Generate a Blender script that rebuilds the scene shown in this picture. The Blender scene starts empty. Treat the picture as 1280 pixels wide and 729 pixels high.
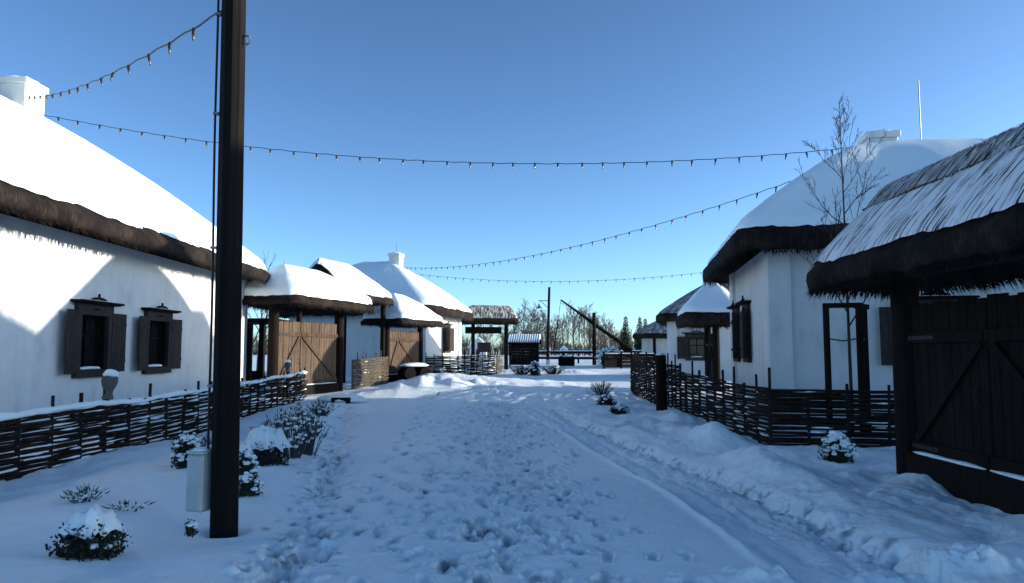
import bpy, math, random
import numpy as np
from mathutils import Vector, Matrix
from mathutils import noise as mnoise

random.seed(7)
RNG = np.random.default_rng(11)
C = bpy.context.scene.collection
rad = math.radians
F = 924.4
PITCH = rad(4.7)
CAM_Z = 1.6
SUN_EL, SUN_AZ = rad(9.0), rad(86.0)

# ------------------------------------------------------------------ placing
def ray(px, py):
    u = (px - 640) / F
    v = (364.5 - py) / F
    y = math.cos(PITCH) - math.sin(PITCH) * v
    z = math.sin(PITCH) + math.cos(PITCH) * v
    return u / y, z / y
def P(px, py, Y):
    u, z = ray(px, py)
    return Vector((u * Y, Y, CAM_Z + z * Y))
def base_z(x, y):
    s = np.clip(np.asarray(y, float) - 13.0, 0, None)
    return .0133 * s / (1 + (s / 90.0) ** 3) ** (1 / 3)
def bz(x, y):
    return float(base_z(x, y))
def G(px, py):
    u, z = ray(px, py)
    Y = 5.0
    for _ in range(60):
        Y = (bz(0, Y) - CAM_Z) / z if z < -.001 else 60
        Y = min(max(Y, 1), 120)
    return Vector((u * Y, Y, bz(0, Y)))

# ------------------------------------------------------------------ numpy noise
def _hash(i, j, seed):
    n = (i * 374761393 + j * 668265263 + seed * 1442695041) & 0xffffffff
    n = ((n ^ (n >> 13)) * 1274126177) & 0xffffffff
    n = n ^ (n >> 16)
    return (n & 0xffff) / 65535.0
def vnoise(x, y, seed=0):
    x = np.asarray(x, float); y = np.asarray(y, float)
    xi = np.floor(x).astype(np.int64); yi = np.floor(y).astype(np.int64)
    fx = x - xi; fy = y - yi
    fx = fx * fx * fx * (fx * (fx * 6 - 15) + 10); fy = fy * fy * fy * (fy * (fy * 6 - 15) + 10)
    a = _hash(xi, yi, seed); b = _hash(xi + 1, yi, seed)
    c = _hash(xi, yi + 1, seed); d = _hash(xi + 1, yi + 1, seed)
    return (a * (1 - fx) + b * fx) * (1 - fy) + (c * (1 - fx) + d * fx) * fy - .5
def fbm(x, y, octs=4, seed=0):
    r = 0; amp = 1.0
    for o in range(octs):
        r = r + amp * vnoise(np.asarray(x) * 2 ** o + 17.3 * o, np.asarray(y) * 2 ** o - 9.1 * o, seed + o)
        amp *= .5
    return r

# ------------------------------------------------------------------ materials
def nmat(name):
    m = bpy.data.materials.new(name); m.use_nodes = True
    nt = m.node_tree
    bs = nt.nodes['Principled BSDF']
    return m, nt, bs
def ramp(nt, fac, stops):
    r = nt.nodes.new('ShaderNodeValToRGB')
    el = r.color_ramp.elements
    while len(el) > 1: el.remove(el[-1])
    el[0].position = stops[0][0]; el[0].color = (*stops[0][1], 1)
    for p, c in stops[1:]:
        e = el.new(p); e.color = (*c, 1)
    nt.links.new(fac, r.inputs[0])
    return r
def tex(nt, coord, scale, sc=1.0, detail=5, rough=.55, dist=0.0):
    tc = nt.nodes.new('ShaderNodeTexCoord'); mp = nt.nodes.new('ShaderNodeMapping')
    mp.inputs['Scale'].default_value = scale
    nt.links.new(tc.outputs[coord], mp.inputs[0])
    n = nt.nodes.new('ShaderNodeTexNoise')
    n.inputs['Scale'].default_value = sc; n.inputs['Detail'].default_value = detail
    n.inputs['Roughness'].default_value = rough; n.inputs['Distortion'].default_value = dist
    nt.links.new(mp.outputs[0], n.inputs['Vector'])
    return n.outputs[0]
def bump(nt, bs, h, strength, dist=.02, prev=None):
    b = nt.nodes.new('ShaderNodeBump')
    b.inputs['Strength'].default_value = strength; b.inputs['Distance'].default_value = dist
    nt.links.new(h, b.inputs['Height'])
    if prev: nt.links.new(prev, b.inputs['Normal'])
    nt.links.new(b.outputs[0], bs.inputs['Normal'])
    return b.outputs[0]

M = {}
def mat_snow(name, col=(.83, .92, .94), fine=.35, coarse=.25):
    m, nt, bs = nmat(name)
    bs.inputs['Roughness'].default_value = .62
    bs.inputs['Specular IOR Level'].default_value = .25
    n0 = tex(nt, 'Object', (1, 1, 1), .8, 5)
    r = ramp(nt, n0, [(.3, tuple(c * .97 for c in col)), (.7, col)])
    nt.links.new(r.outputs[0], bs.inputs['Base Color'])
    a = bump(nt, bs, tex(nt, 'Object', (1, 1, 1), 7, 6), coarse, .05)
    a = bump(nt, bs, tex(nt, 'Object', (1, 1, 1), 22, 4, .6), coarse, .03, a)
    bump(nt, bs, tex(nt, 'Object', (1, 1, 1), 70, 4, .7), fine, .01, a)
    M[name] = m
mat_snow('snow', coarse=.42)
mat_snow('snow_ground', fine=.6, coarse=.35)
def mat_thatch(name, c0, c1, c2):
    m, nt, bs = nmat(name)
    bs.inputs['Roughness'].default_value = .95; bs.inputs['Specular IOR Level'].default_value = .1
    n = tex(nt, 'UV', (45, 3.0, 1), 1, 4, .7, .3)
    n2 = tex(nt, 'Object', (1, 1, 1), 2.2, 5)
    mx = nt.nodes.new('ShaderNodeMath'); mx.operation = 'ADD'
    nt.links.new(n, mx.inputs[0]); nt.links.new(n2, mx.inputs[1])
    hf = nt.nodes.new('ShaderNodeMath'); hf.operation = 'MULTIPLY'; hf.inputs[1].default_value = .5
    nt.links.new(mx.outputs[0], hf.inputs[0])
    r = ramp(nt, hf.outputs[0], [(.36, c0), (.5, c1), (.64, c2)])
    nt.links.new(r.outputs[0], bs.inputs['Base Color'])
    bump(nt, bs, n, .9, .04)
    M[name] = m
mat_thatch('thatch', (.006, .005, .0045), (.018, .0135, .0115), (.055, .041, .031))
def mat_streak(name, lo, hi):
    m, nt, bs = nmat(name)
    bs.inputs['Roughness'].default_value = .8; bs.inputs['Specular IOR Level'].default_value = .15
    n = tex(nt, 'UV', (24, 1.8, 1), 1, 5, .7, .5)
    n2 = tex(nt, 'UV', (2.2, 1.6, 1), 1, 4)
    mx = nt.nodes.new('ShaderNodeMath'); mx.operation = 'MULTIPLY_ADD'; mx.inputs[1].default_value = .3
    nt.links.new(n2, mx.inputs[0]); nt.links.new(n, mx.inputs[2])
    r = ramp(nt, mx.outputs[0], [(lo, (.045, .033, .026)), ((lo + hi) / 2, (.40, .39, .38)), (hi, (.86, .88, .90))])
    nt.links.new(r.outputs[0], bs.inputs['Base Color'])
    bump(nt, bs, mx.outputs[0], .8, .05)
    M[name] = m
mat_streak('snowy_thatch', .55, .635)
mat_streak('ridge_thatch', .60, .73)
mat_streak('bare_thatch', .62, .76)
def mat_plaster(name, col):
    m, nt, bs = nmat(name)
    bs.inputs['Roughness'].default_value = .9; bs.inputs['Specular IOR Level'].default_value = .15
    n = tex(nt, 'Object', (1, 1, 1), 1.3, 6, .6)
    n2 = tex(nt, 'Object', (3.5, 3.5, .6), 1, 5, .65)
    mx = nt.nodes.new('ShaderNodeMath'); mx.operation = 'MULTIPLY'
    nt.links.new(n, mx.inputs[0]); nt.links.new(n2, mx.inputs[1])
    r = ramp(nt, mx.outputs[0], [(.10, tuple(c * .72 for c in col)), (.19, tuple(c * .92 for c in col)), (.34, col)])
    nt.links.new(r.outputs[0], bs.inputs['Base Color'])
    a = bump(nt, bs, tex(nt, 'Object', (1, 1, 1), 3.0, 4), .3, .06)
    bump(nt, bs, tex(nt, 'Object', (1, 1, 1), 28, 5, .6), .35, .012, a)
    M[name] = m
mat_plaster('plaster', (.66, .67, .66))
mat_plaster('chimney_plaster', (.74, .74, .70))
mat_plaster('clay', (.10, .098, .096))
def mat_wood(name, c0, c1, scale=(28, 28, 1.6), rough=.85):
    m, nt, bs = nmat(name)
    bs.inputs['Roughness'].default_value = rough; bs.inputs['Specular IOR Level'].default_value = .06
    n = tex(nt, 'Object', scale, 1, 5, .65, .4)
    n2 = tex(nt, 'Object', (1.3, 1.3, .7), 1, 4)
    mx = nt.nodes.new('ShaderNodeMath'); mx.operation = 'MULTIPLY_ADD'; mx.inputs[1].default_value = .6
    nt.links.new(n2, mx.inputs[0]); nt.links.new(n, mx.inputs[2])
    r = ramp(nt, mx.outputs[0], [(.55, c0), (1.0, c1)])
    nt.links.new(r.outputs[0], bs.inputs['Base Color'])
    bump(nt, bs, n, .5, .01)
    M[name] = m
mat_wood('dark_wood', (.006, .0045, .0042), (.016, .012, .0105))
mat_wood('pole_wood', (.004, .004, .004), (.012, .010, .010), (30, 30, .8), .7)
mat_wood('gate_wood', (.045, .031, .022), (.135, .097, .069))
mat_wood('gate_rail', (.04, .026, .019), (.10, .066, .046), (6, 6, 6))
mat_wood('shutter_wood', (.026, .022, .021), (.06, .05, .046))
mat_wood('withy', (.008, .006, .006), (.032, .024, .02), (8, 8, 8))
mat_wood('pale_withy', (.04, .033, .024), (.13, .108, .078), (8, 8, 8))
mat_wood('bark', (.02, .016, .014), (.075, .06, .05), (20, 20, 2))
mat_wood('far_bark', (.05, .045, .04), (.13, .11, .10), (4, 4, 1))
def mat_plain(name, col, rough=.6, spec=.3, metal=0, trans=0):
    m, nt, bs = nmat(name)
    bs.inputs['Roughness'].default_value = rough
    bs.inputs['Specular IOR Level'].default_value = spec
    bs.inputs['Metallic'].default_value = metal
    bs.inputs['Transmission Weight'].default_value = trans
    n = tex(nt, 'Object', (1, 1, 1), 6, 4)
    r = ramp(nt, n, [(.3, tuple(c * .78 for c in col)), (.7, col)])
    nt.links.new(r.outputs[0], bs.inputs['Base Color'])
    M[name] = m
mat_plain('leaf', (.022, .028, .02), .8)
mat_plain('frost_leaf', (.085, .105, .10), .8)
mat_plain('dry_stem', (.09, .075, .05), .9)
mat_plain('needle', (.022, .036, .026), .85)
mat_plain('cable', (.012, .012, .013), .6)
mat_plain('bulb_glass', (.09, .095, .09), .25, .25, 0, .15)
mat_plain('box_grey', (.50, .53, .52), .45, .4)
mat_plain('pane_glass', (.012, .014, .018), .08, .5)
mat_plain('metal_grey', (.20, .20, .21), .45, .4, .6)
mat_plain('stone', (.16, .15, .14), .9)

# ------------------------------------------------------------------ mesh builder
ORG = {}
class MB:
    def __init__(s): s.v = []; s.f = []; s.uv = None
    def add(s, verts, faces):
        o = len(s.v); s.v.extend(Vector(p) for p in verts); s.f.extend([tuple(i + o for i in f) for f in faces])
    def box(s, c, size, mat=None, jit=0, bev=0):
        x, y, z = [d / 2 for d in size]
        if bev:
            b = bev
            pts = []
            for sz, zz in ((-1, z), (1, z)):
                for i, (sx, sy) in enumerate(((-1, -1), (1, -1), (1, 1), (-1, 1))):
                    pts += [(sx * (x - b), sy * y, sz * (zz - b)), (sx * x, sy * (y - b), sz * (zz - b)), (sx * (x - b), sy * (y - b), sz * zz)]
            # index: corner i level l -> 12*l+3*i
            V = lambda l, i, k: 12 * l + 3 * (i % 4) + k
            fs = [tuple(V(0, i, 2) for i in (3, 2, 1, 0)), tuple(V(1, i, 2) for i in range(4))]
            for i in range(4):
                a, bb = (0, 0) if i % 2 == 0 else (1, 1)
                j = i + 1
                fs.append((V(0, i, a), V(0, j, a), V(1, j, a), V(1, i, a)))
                fs.append((V(0, i, 2), V(0, j, 2), V(0, j, a), V(0, i, a)))
                fs.append((V(1, i, a), V(1, j, a), V(1, j, 2), V(1, i, 2)))
                k0, k1 = (1, 0) if i % 2 == 0 else (0, 1)
                fs.append((V(0, i, k0), V(0, i, k1), V(1, i, k1), V(1, i, k0)))
                fs.append((V(0, i, 2), V(0, i, k1), V(0, i, k0)))
                fs.append((V(1, i, 2), V(1, i, k0), V(1, i, k1)))
        else:
            pts = [(-x, -y, -z), (x, -y, -z), (x, y, -z), (-x, y, -z), (-x, -y, z), (x, -y, z), (x, y, z), (-x, y, z)]
            fs = [(0, 3, 2, 1), (4, 5, 6, 7), (0, 1, 5, 4), (1, 2, 6, 5), (2, 3, 7, 6), (3, 0, 4, 7)]
        pts = [Vector(p) for p in pts]
        if jit: pts = [p + Vector((random.uniform(-jit, jit), random.uniform(-jit, jit), random.uniform(-jit, jit))) for p in pts]
        if mat is not None: pts = [mat @ p for p in pts]
        c = Vector(c)
        s.add([p + c for p in pts], fs)
    def bar(s, a, b, w, t, up=(0, 0, 1)):
        a = Vector(a); b = Vector(b); d = b - a; L = d.length; d.normalize()
        up = Vector(up); sd = d.cross(up)
        if sd.length < 1e-4: sd = d.cross(Vector((1, 0, 0)))
        sd.normalize(); u2 = sd.cross(d)
        m = Matrix((sd, d, u2)).transposed()
        s.box((a + b) / 2, (w, L, t), m)
    def tube(s, pts, r, n=6, cap=True, flat=1.0):
        pts = [Vector(p) for p in pts]
        if not hasattr(r, '__len__'): r = [r] * len(pts)
        o = len(s.v); ref = None
        for i, p in enumerate(pts):
            d = (pts[min(i + 1, len(pts) - 1)] - pts[max(i - 1, 0)])
            if d.length < 1e-9: d = Vector((0, 0, 1))
            d.normalize()
            if ref is None:
                ref = Vector((0, 0, 1)) if abs(d.z) < .9 else Vector((1, 0, 0))
            sd = d.cross(ref); sd.normalize(); up = sd.cross(d)
            for k in range(n):
                a = 2 * math.pi * k / n
                s.v.append(p + sd * (math.cos(a) * r[i]) + up * (math.sin(a) * r[i] * flat))
        for i in range(len(pts) - 1):
            for k in range(n):
                k2 = (k + 1) % n
                s.f.append((o + i * n + k, o + i * n + k2, o + (i + 1) * n + k2, o + (i + 1) * n + k))
        if cap:
            s.f.append(tuple(o + k for k in range(n - 1, -1, -1)))
            e = o + (len(pts) - 1) * n
            s.f.append(tuple(e + k for k in range(n)))
    def lathe(s, c, prof, n=20, tilt=None):
        c = Vector(c); o = len(s.v)
        for r, z in prof:
            for k in range(n):
                a = 2 * math.pi * k / n
                p = Vector((r * math.cos(a), r * math.sin(a), z))
                if tilt: p = tilt @ p
                s.v.append(c + p)
        for i in range(len(prof) - 1):
            for k in range(n):
                k2 = (k + 1) % n
                s.f.append((o + i * n + k, o + i * n + k2, o + (i + 1) * n + k2, o + (i + 1) * n + k))
        s.f.append(tuple(o + k for k in range(n - 1, -1, -1)))
        e = o + (len(prof) - 1) * n
        s.f.append(tuple(e + k for k in range(n)))
    def blob(s, c, r, n=8, seed=0, amp=.25, zmin=-1.0, freq=1.5):
        c = Vector(c); o = len(s.v); rows = max(4, n // 2 + 1)
        for i in range(rows + 1):
            th = math.pi * i / rows
            for k in range(n):
                a = 2 * math.pi * k / n
                d = Vector((math.sin(th) * math.cos(a), math.sin(th) * math.sin(a), max(zmin, math.cos(th))))
                w = 1 + amp * mnoise.noise(d * freq + Vector((seed * 3.7, seed * 1.3, seed)))
                s.v.append(c + Vector((d.x * r[0] * w, d.y * r[1] * w, d.z * r[2] * w)))
        for i in range(rows):
            for k in range(n):
                k2 = (k + 1) % n
                s.f.append((o + i * n + k, o + (i + 1) * n + k, o + (i + 1) * n + k2, o + i * n + k2))
    def build(s, name, mat, parent=None, loc=None, smooth=False, xf=None, uv=None):
        if parent is not None: org = ORG[parent.name]
        else: org = Vector(loc) if loc is not None else Vector((0, 0, 0))
        me = bpy.data.meshes.new(name)
        vs = [((xf @ p) if xf is not None else p) - org for p in s.v]
        me.from_pydata([tuple(p) for p in vs], [], s.f)
        if uv is not None:
            ul = me.uv_layers.new(name='UVMap')
            li = np.empty(len(me.loops), dtype=np.int32); me.loops.foreach_get('vertex_index', li)
            ul.data.foreach_set('uv', np.asarray(uv, dtype=np.float32)[li].ravel())
        me.materials.append(M[mat])
        if smooth: me.polygons.foreach_set('use_smooth', [True] * len(me.polygons))
        me.update()
        o = bpy.data.objects.new(name, me); C.objects.link(o)
        ORG[o.name] = org
        if parent is not None: o.parent = parent
        else: o.location = org
        return o
def tag(o, label=None, cat=None, group=None, kind=None):
    if label: o['label'] = label
    if cat: o['category'] = cat
    if group: o['group'] = group
    if kind: o['kind'] = kind
    return o
def thing(name, label, cat, loc, group=None):
    o = bpy.data.objects.new(name, None); C.objects.link(o)
    o.location = loc; o.empty_display_size = .3
    ORG[o.name] = Vector(loc)
    return tag(o, label, cat, group)
def xform(c, ang):
    return Matrix.Translation(Vector(c)) @ Matrix.Rotation(ang, 4, 'Z')
def copy_tree(o, parent=None):
    c = o.copy(); C.objects.link(c)
    if parent is not None: c.parent = parent
    for ch in list(o.children): copy_tree(ch, c)
    return c

# ------------------------------------------------------------------ thatched roof
def hip_roof(parent, xf, L, W, r0, r1, ze, H, thick, snow_th=.14, cr=.7, snow_mat='snow', step=.14, bulge=.05,
             inset=.8, fringe=300, edge=.05, seed=0, ridge_w=0.0, snow_start=None):
    """eave rectangle L x W (local), ridge from x=r0 to r1, eave top height ze, ridge ze+H."""
    a, b = L / 2, W / 2
    pts = []; nor = []
    cr = min(cr, b * .9, a * .9)
    def seg(p, q, n):
        d = math.dist(p, q); k = max(2, int(d / step))
        for i in range(k):
            t = i / k; pts.append((p[0] + (q[0] - p[0]) * t, p[1] + (q[1] - p[1]) * t)); nor.append(n)
    def arc(cx, cy, a0):
        k = max(4, int(cr * 1.57 / step))
        for i in range(k):
            an = a0 + math.pi / 2 * i / k
            pts.append((cx + cr * math.cos(an), cy + cr * math.sin(an))); nor.append((math.cos(an), math.sin(an)))
    seg((-a + cr, -b), (a - cr, -b), (0, -1)); arc(a - cr, -b + cr, -math.pi / 2)
    seg((a, -b + cr), (a, b - cr), (1, 0)); arc(a - cr, b - cr, 0)
    seg((a - cr, b), (-a + cr, b), (0, 1)); arc(-a + cr, b - cr, math.pi / 2)
    seg((-a, b - cr), (-a, -b + cr), (-1, 0)); arc(-a + cr, -b + cr, math.pi)
    E = np.array(pts); Nn = np.array(nor); N = len(E)
    R = np.stack([np.clip(E[:, 0], r0, r1), np.clip(E[:, 1], -ridge_w, ridge_w) if ridge_w else E[:, 1] * .015], 1)
    sl = np.concatenate([[0], np.cumsum(np.hypot(*np.diff(E, axis=0).T))])
    run = np.hypot(*(R - E).T); slope_len = np.hypot(run, H)
    f = lambda t: t + bulge * np.sin(np.pi * t) - .035 * t ** 8
    # thatch
    ts = [0, .03, .1, .25, .45, .7, .9, 1.0]
    mb = MB(); uv = []
    rings = []
    tin = min(.9, inset * 1.1 / max(run.min(), .2))
    def ring(t, dz, out=0.0, vv=0.0, nz=0.0, zadd=None):
        tt = np.full(N, t) if np.isscalar(t) else t
        q = E + (R - E) * tt[:, None] + Nn * out
        z = ze + H * f(tt) + dz
        if nz: z = z + nz * fbm(sl * .9, tt * 5 + seed, 3, seed)
        if zadd is not None: z = z + zadd
        o = len(mb.v)
        mb.v.extend(Vector((q[i, 0], q[i, 1], z[i])) for i in range(N))
        for i in range(N): uv.append((sl[i], tt[i] * slope_len[i] + vv))
        return o
    def stitch(o1, o2):
        for i in range(N):
            j = (i + 1) % N
            mb.f.append((o1 + i, o1 + j, o2 + j, o2 + i))
    lipn = .05 * fbm(sl * 2.3, sl * 0 + seed, 3, seed + 3) + .03 * vnoise(sl * 9, sl * 0, seed + 5)
    ids = [ring(tin, -thick * .9, 0, -.8), ring(.01, -thick, -.05, -.45, zadd=lipn), ring(0, -thick * .93, .01, -.40, zadd=lipn), ring(0, -thick * .5, .035, -.2, zadd=lipn * .5), ring(0, -thick * .08, .02, -.03)]
    for t in ts: ids.append(ring(t, 0, 0, 0, .05 if t > 0 else .02))
    for q in range(len(ids) - 1): stitch(ids[q], ids[q + 1])
    # straw ends along the lip
    rr = random.Random(seed + 99)
    per = sl[-1]
    for _ in range(int(per * fringe)):
        i = rr.randrange(N); q = E[i]; n = Nn[i]; tn = (-n[1], n[0])
        o_ = rr.uniform(0, step); h = rr.random() ** .8
        z = ze - thick * h * 1.02 + lipn[i] * h
        st = Vector((q[0] + tn[0] * o_ - n[0] * .03, q[1] + tn[1] * o_ - n[1] * .03, z))
        ln = rr.uniform(.05, .15) * (1.25 if h > .8 else 1)
        dn = rr.uniform(.7, 2.4)
        d = Vector((n[0] + tn[0] * rr.uniform(-.4, .4), n[1] + tn[1] * rr.uniform(-.4, .4), -dn)); d.normalize()
        w = rr.uniform(.006, .014)
        o = len(mb.v)
        mb.v += [st + Vector((tn[0] * w, tn[1] * w, 0)), st - Vector((tn[0] * w, tn[1] * w, 0)), st + d * ln]
        for kk in range(3): uv.append((sl[i] + kk * .1 + rr.random(), rr.random() * 3))
        mb.f.append((o, o + 1, o + 2))
    roof = mb.build('roof', 'thatch', parent, smooth=True, xf=xf, uv=uv)
    # snow
    if snow_th > 0:
        mb = MB(); uv = []
        t0 = edge * (.35 + .9 * np.clip(vnoise(sl * 1.6, sl * 0 + 3, seed + 7) + .5, 0, 1) + .5 * vnoise(sl * 7, sl * 0, seed + 8))
        t0 = np.clip(t0, .004, .5)
        us = [0, .004, .012, .03, .07, .13, .21, .3, .4, .5, .6, .7, .8, .88, .94, .98, 1.0]
        ids = []
        for u_ in us:
            tt = t0 + (1 - t0) * u_
            steep = ((Nn[:, 0] < -.5) & (r0 + a < .4)) | ((Nn[:, 0] > .5) & (a - r1 < .4))
            hh = snow_th * (1 - np.exp(-u_ / .012)) * (1 + .5 * fbm(sl * .5, tt * 3 + seed, 3, seed + 20) * (1 - u_)) + .004
            hh = np.where(steep, -.28 * (1 - u_ ** 8), hh)
            ids.append(ring(tt, 0, 0, 0, .0, zadd=hh + .035 * (1 - .7 * u_) + (.04 * fbm(E[:, 0] + (R - E)[:, 0] * tt + seed, (E[:, 1] + (R - E)[:, 1] * tt) * 1.0, 3, seed + 31) + .02 * fbm(sl * 2, tt * 9, 2, seed + 40) * (1 - u_)) * min(1, u_ * 8) + .04 * u_))
        for q in range(len(ids) - 1): stitch(ids[q], ids[q + 1])
        mb.build('snow_cover', snow_mat, roof, smooth=True, xf=xf, uv=uv)
    return roof

def loose_straw(xf, L, W, r0, r1, ze, H, seed, count, side=-1, off=.03):
    """straw stems lying on the slope that faces local -y, poking out of thin snow"""
    rr = random.Random(seed); mb = MB(); uv = []
    b = W / 2
    for _ in range(count):
        x = rr.uniform(-L / 2 + .1, L / 2 - .1); t = rr.uniform(.0, .97)
        lim0 = -L / 2 + (r0 + L / 2) * t; lim1 = L / 2 + (r1 - L / 2) * t
        if not (lim0 < x < lim1): continue
        ln = rr.uniform(.06, .28); skew = rr.uniform(-.03, .03) + .02
        t2 = max(-.02, t - ln / math.hypot(b, H))
        z = lambda q: ze + H * (q + .05 * math.sin(math.pi * max(q, 0)) - .035 * max(q, 0) ** 8)
        p = Vector((x, side * b * (1 - t), z(t) + off)); q = Vector((x + skew, side * b * (1 - t2), z(t2) + off + rr.uniform(.0, .035)))
        w = rr.uniform(.003, .007)
        o = len(mb.v)
        mb.v += [p + Vector((w, 0, 0)), p - Vector((w, 0, 0)), q]
        uv += [(rr.random(), rr.random())] * 3
        mb.f.append((o, o + 1, o + 2))
    return mb, uv

# ------------------------------------------------------------------ walls and windows
def wall_ring(mb, L, W, h, holes, th=.35, z0=-.3):
    """outer walls of an L x W house (local, centred); holes[side] = [(a0,a1,z0,z1)] in side coords"""
    sides = [((-L / 2, -W / 2), (1, 0), L), ((L / 2, -W / 2), (0, 1), W), ((L / 2, W / 2), (-1, 0), L), ((-L / 2, W / 2), (0, -1), W)]
    for si, (o, d, ln) in enumerate(sides):
        hs = holes.get(si, [])
        xs = sorted(set([0, ln] + [v for q in hs for v in q[:2]])); zs = sorted(set([z0, h] + [v for q in hs for v in q[2:]]))
        # finer for a little unevenness
        inn = (-d[1], d[0])
        def pt(x, z, dep=0): return Vector((o[0] + d[0] * x + inn[0] * dep, o[1] + d[1] * x + inn[1] * dep, z))
        for i in range(len(xs) - 1):
            for k in range(len(zs) - 1):
                cx, cz = (xs[i] + xs[i + 1]) / 2, (zs[k] + zs[k + 1]) / 2
                if any(q[0] < cx < q[1] and q[2] < cz < q[3] for q in hs): continue
                mb.add([pt(xs[i], zs[k]), pt(xs[i + 1], zs[k]), pt(xs[i + 1], zs[k + 1]), pt(xs[i], zs[k + 1])], [(0, 1, 2, 3)])
        for (a0, a1, b0, b1) in hs:
            f = [pt(a0, b0), pt(a1, b0), pt(a1, b1), pt(a0, b1)]; g = [pt(a0, b0, th), pt(a1, b0, th), pt(a1, b1, th), pt(a0, b1, th)]
            for i in range(4):
                j = (i + 1) % 4
                mb.add([f[i], g[i], g[j], f[j]], [(0, 1, 2, 3)])
    return sides

def add_window(house, xf, side, a0, a1, z0, z1, style='pediment', shutter_open=(12, 12), shutters=True, snow=True):
    """side=(origin, dir, len). window > shutter, pane, cornice, sill, snow"""
    o, d, ln = side
    wl = xf @ Matrix.Translation((o[0], o[1], 0)) @ Matrix.Rotation(math.atan2(d[1], d[0]), 4, 'Z')   # x along, -y outward
    w = a1 - a0; h = z1 - z0; cx = (a0 + a1) / 2
    mb = MB()
    fw = .13
    for s in (-1, 1):
        mb.box((cx + s * (w / 2 + fw / 2 - .02), -.035, (z0 + z1) / 2), (fw, .09, h + .02), bev=.006)
    mb.box((cx, -.04, z1 + .10), (w + 2 * fw + .02, .10, .24), bev=.006)
    mb.box((cx, -.045, z0 - .075), (w + 2 * fw + .02, .11, .15), bev=.006)
    win = mb.build('window', 'shutter_wood', house, xf=wl)
    # sash with bars set deep
    mb = MB()
    for s in (-1, 1): mb.box((cx + s * (w / 2 - .03), .14, (z0 + z1) / 2), (.06, .05, h))
    mb.box((cx, .139, (z0 + z1) / 2), (.045, .05, h - .01))
    mb.box((cx, .141, z0 + h * .62), (w - .13, .045, .04))
    for zz in (z0 + .03, z1 - .03): mb.box((cx, .14, zz), (w - .122, .05, .06))
    for s in (-1, 1): mb.box((cx + s * (w / 2 - .008), .05, (z0 + z1) / 2), (.012, .13, h - .004))
    mb.box((cx, .05, z1 - .008), (w - .03, .13, .012)); mb.box((cx, .05, z0 + .008), (w - .03, .13, .012))
    mb.build('sash', 'dark_wood', win, xf=wl)
    mb = MB(); mb.box((cx, .17, (z0 + z1) / 2), (w - .02, .008, h - .02)); mb.build('pane', 'pane_glass', win, xf=wl)
    # cornice with small carved crest
    mb = MB()
    cw = w / 2 + fw + .16
    mb.box((cx, -.11, z1 + .245), (cw * 2, .25, .045), bev=.008)
    mb.box((cx, -.09, z1 + .215), (cw * 2 - .1, .18, .025))
    mb.tube([(cx + q * .09 - .0, -.12, z1 + .285 + .05 * math.cos(q / 3 * math.pi / 2) ** .6) for q in (-3, -2.4, -1.5, 0, 1.5, 2.4, 3)], .022, 6)
    mb.box((cx, -.12, z1 + .37), (.035, .035, .10)); mb.box((cx, -.12, z1 + .29), (.5, .03, .035))
    mb.build('cornice', 'dark_wood', win, xf=wl)
    mb = MB()   # small ornament board
    mb.tube([(cx - .12, -.10, z1 + .09), (cx - .04, -.105, z1 + .115), (cx, -.105, z1 + .09), (cx + .04, -.105, z1 + .115), (cx + .12, -.10, z1 + .09)], .012, 5)
    mb.build('carving', 'dark_wood', win, xf=wl)
    if shutters:
        for s, an in ((-1, shutter_open[0]), (1, shutter_open[1])):
            mb = MB(); sw = w * .52
            n = 3
            for i in range(n):
                mb.box((s * (sw * (i + .5) / n), -.018, 0), (sw / n - .008, .028, h + .12), bev=.004)
            for zz in (-h * .34, h * .34): mb.box((s * sw * .5, -.042, zz), (sw * .9, .02, .07))
            lm = wl @ Matrix.Translation((cx + s * (w / 2 + fw - .015), -.05, (z0 + z1) / 2)) @ Matrix.Rotation(-s * rad(an), 4, 'Z')
            mb.build('shutter', 'shutter_wood', win, xf=lm)
    if snow:
        mb = MB()
        mb.tube([(cx - w * .38, .02, z0 + .015), (cx - w * .3, .02, z0 + .03), (cx, .02, z0 + .035), (cx + w * .3, .02, z0 + .03), (cx + w * .38, .02, z0 + .012)], [.02, .05, .06, .05, .02], 8, flat=.6)
        mb.build('snow', 'snow', win, xf=wl, smooth=True); mb = MB()
        mb.tube([(cx - cw + .02, -.11, z1 + .27), (cx, -.11, z1 + .275), (cx + cw - .02, -.11, z1 + .27)], [.06, .08, .06], 6, flat=.18)
        mb.build('snow', 'snow', win, xf=wl, smooth=True)
    return win

def chimney(parent, c, sx, sy, z0, z1, ang=0, mat='chimney_plaster', cap=.06):
    xf = xform((c[0], c[1], 0), ang)
    mb = MB()
    mb.box((0, 0, (z0 + z1 - .16) / 2), (sx, sy, z1 - .16 - z0), bev=.015)
    mb.box((0, 0, z1 - .08), (sx + 2 * cap, sy + 2 * cap, .159), bev=.015)
    ch = mb.build('chimney', mat, parent, xf=xf)
    mb = MB(); mb.blob((0, 0, z1), (sx * .58, sy * .58, .07), 14, 3, .15, -.05)
    mb.build('snow', 'snow', ch, xf=xf, smooth=True)
    return ch

def pilasters(house, xf, L, W, h, corners, z0=-.3, w=.5, d=.10):
    for (sx, sy) in corners:
        mb = MB()
        mb.box((sx * (L / 2 - w / 2 + d), sy * (W / 2 - w / 2 + d), (h + z0) / 2), (w, w, h - z0), bev=.03)
        mb.build('pilaster', 'plaster', house, xf=xf)

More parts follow.
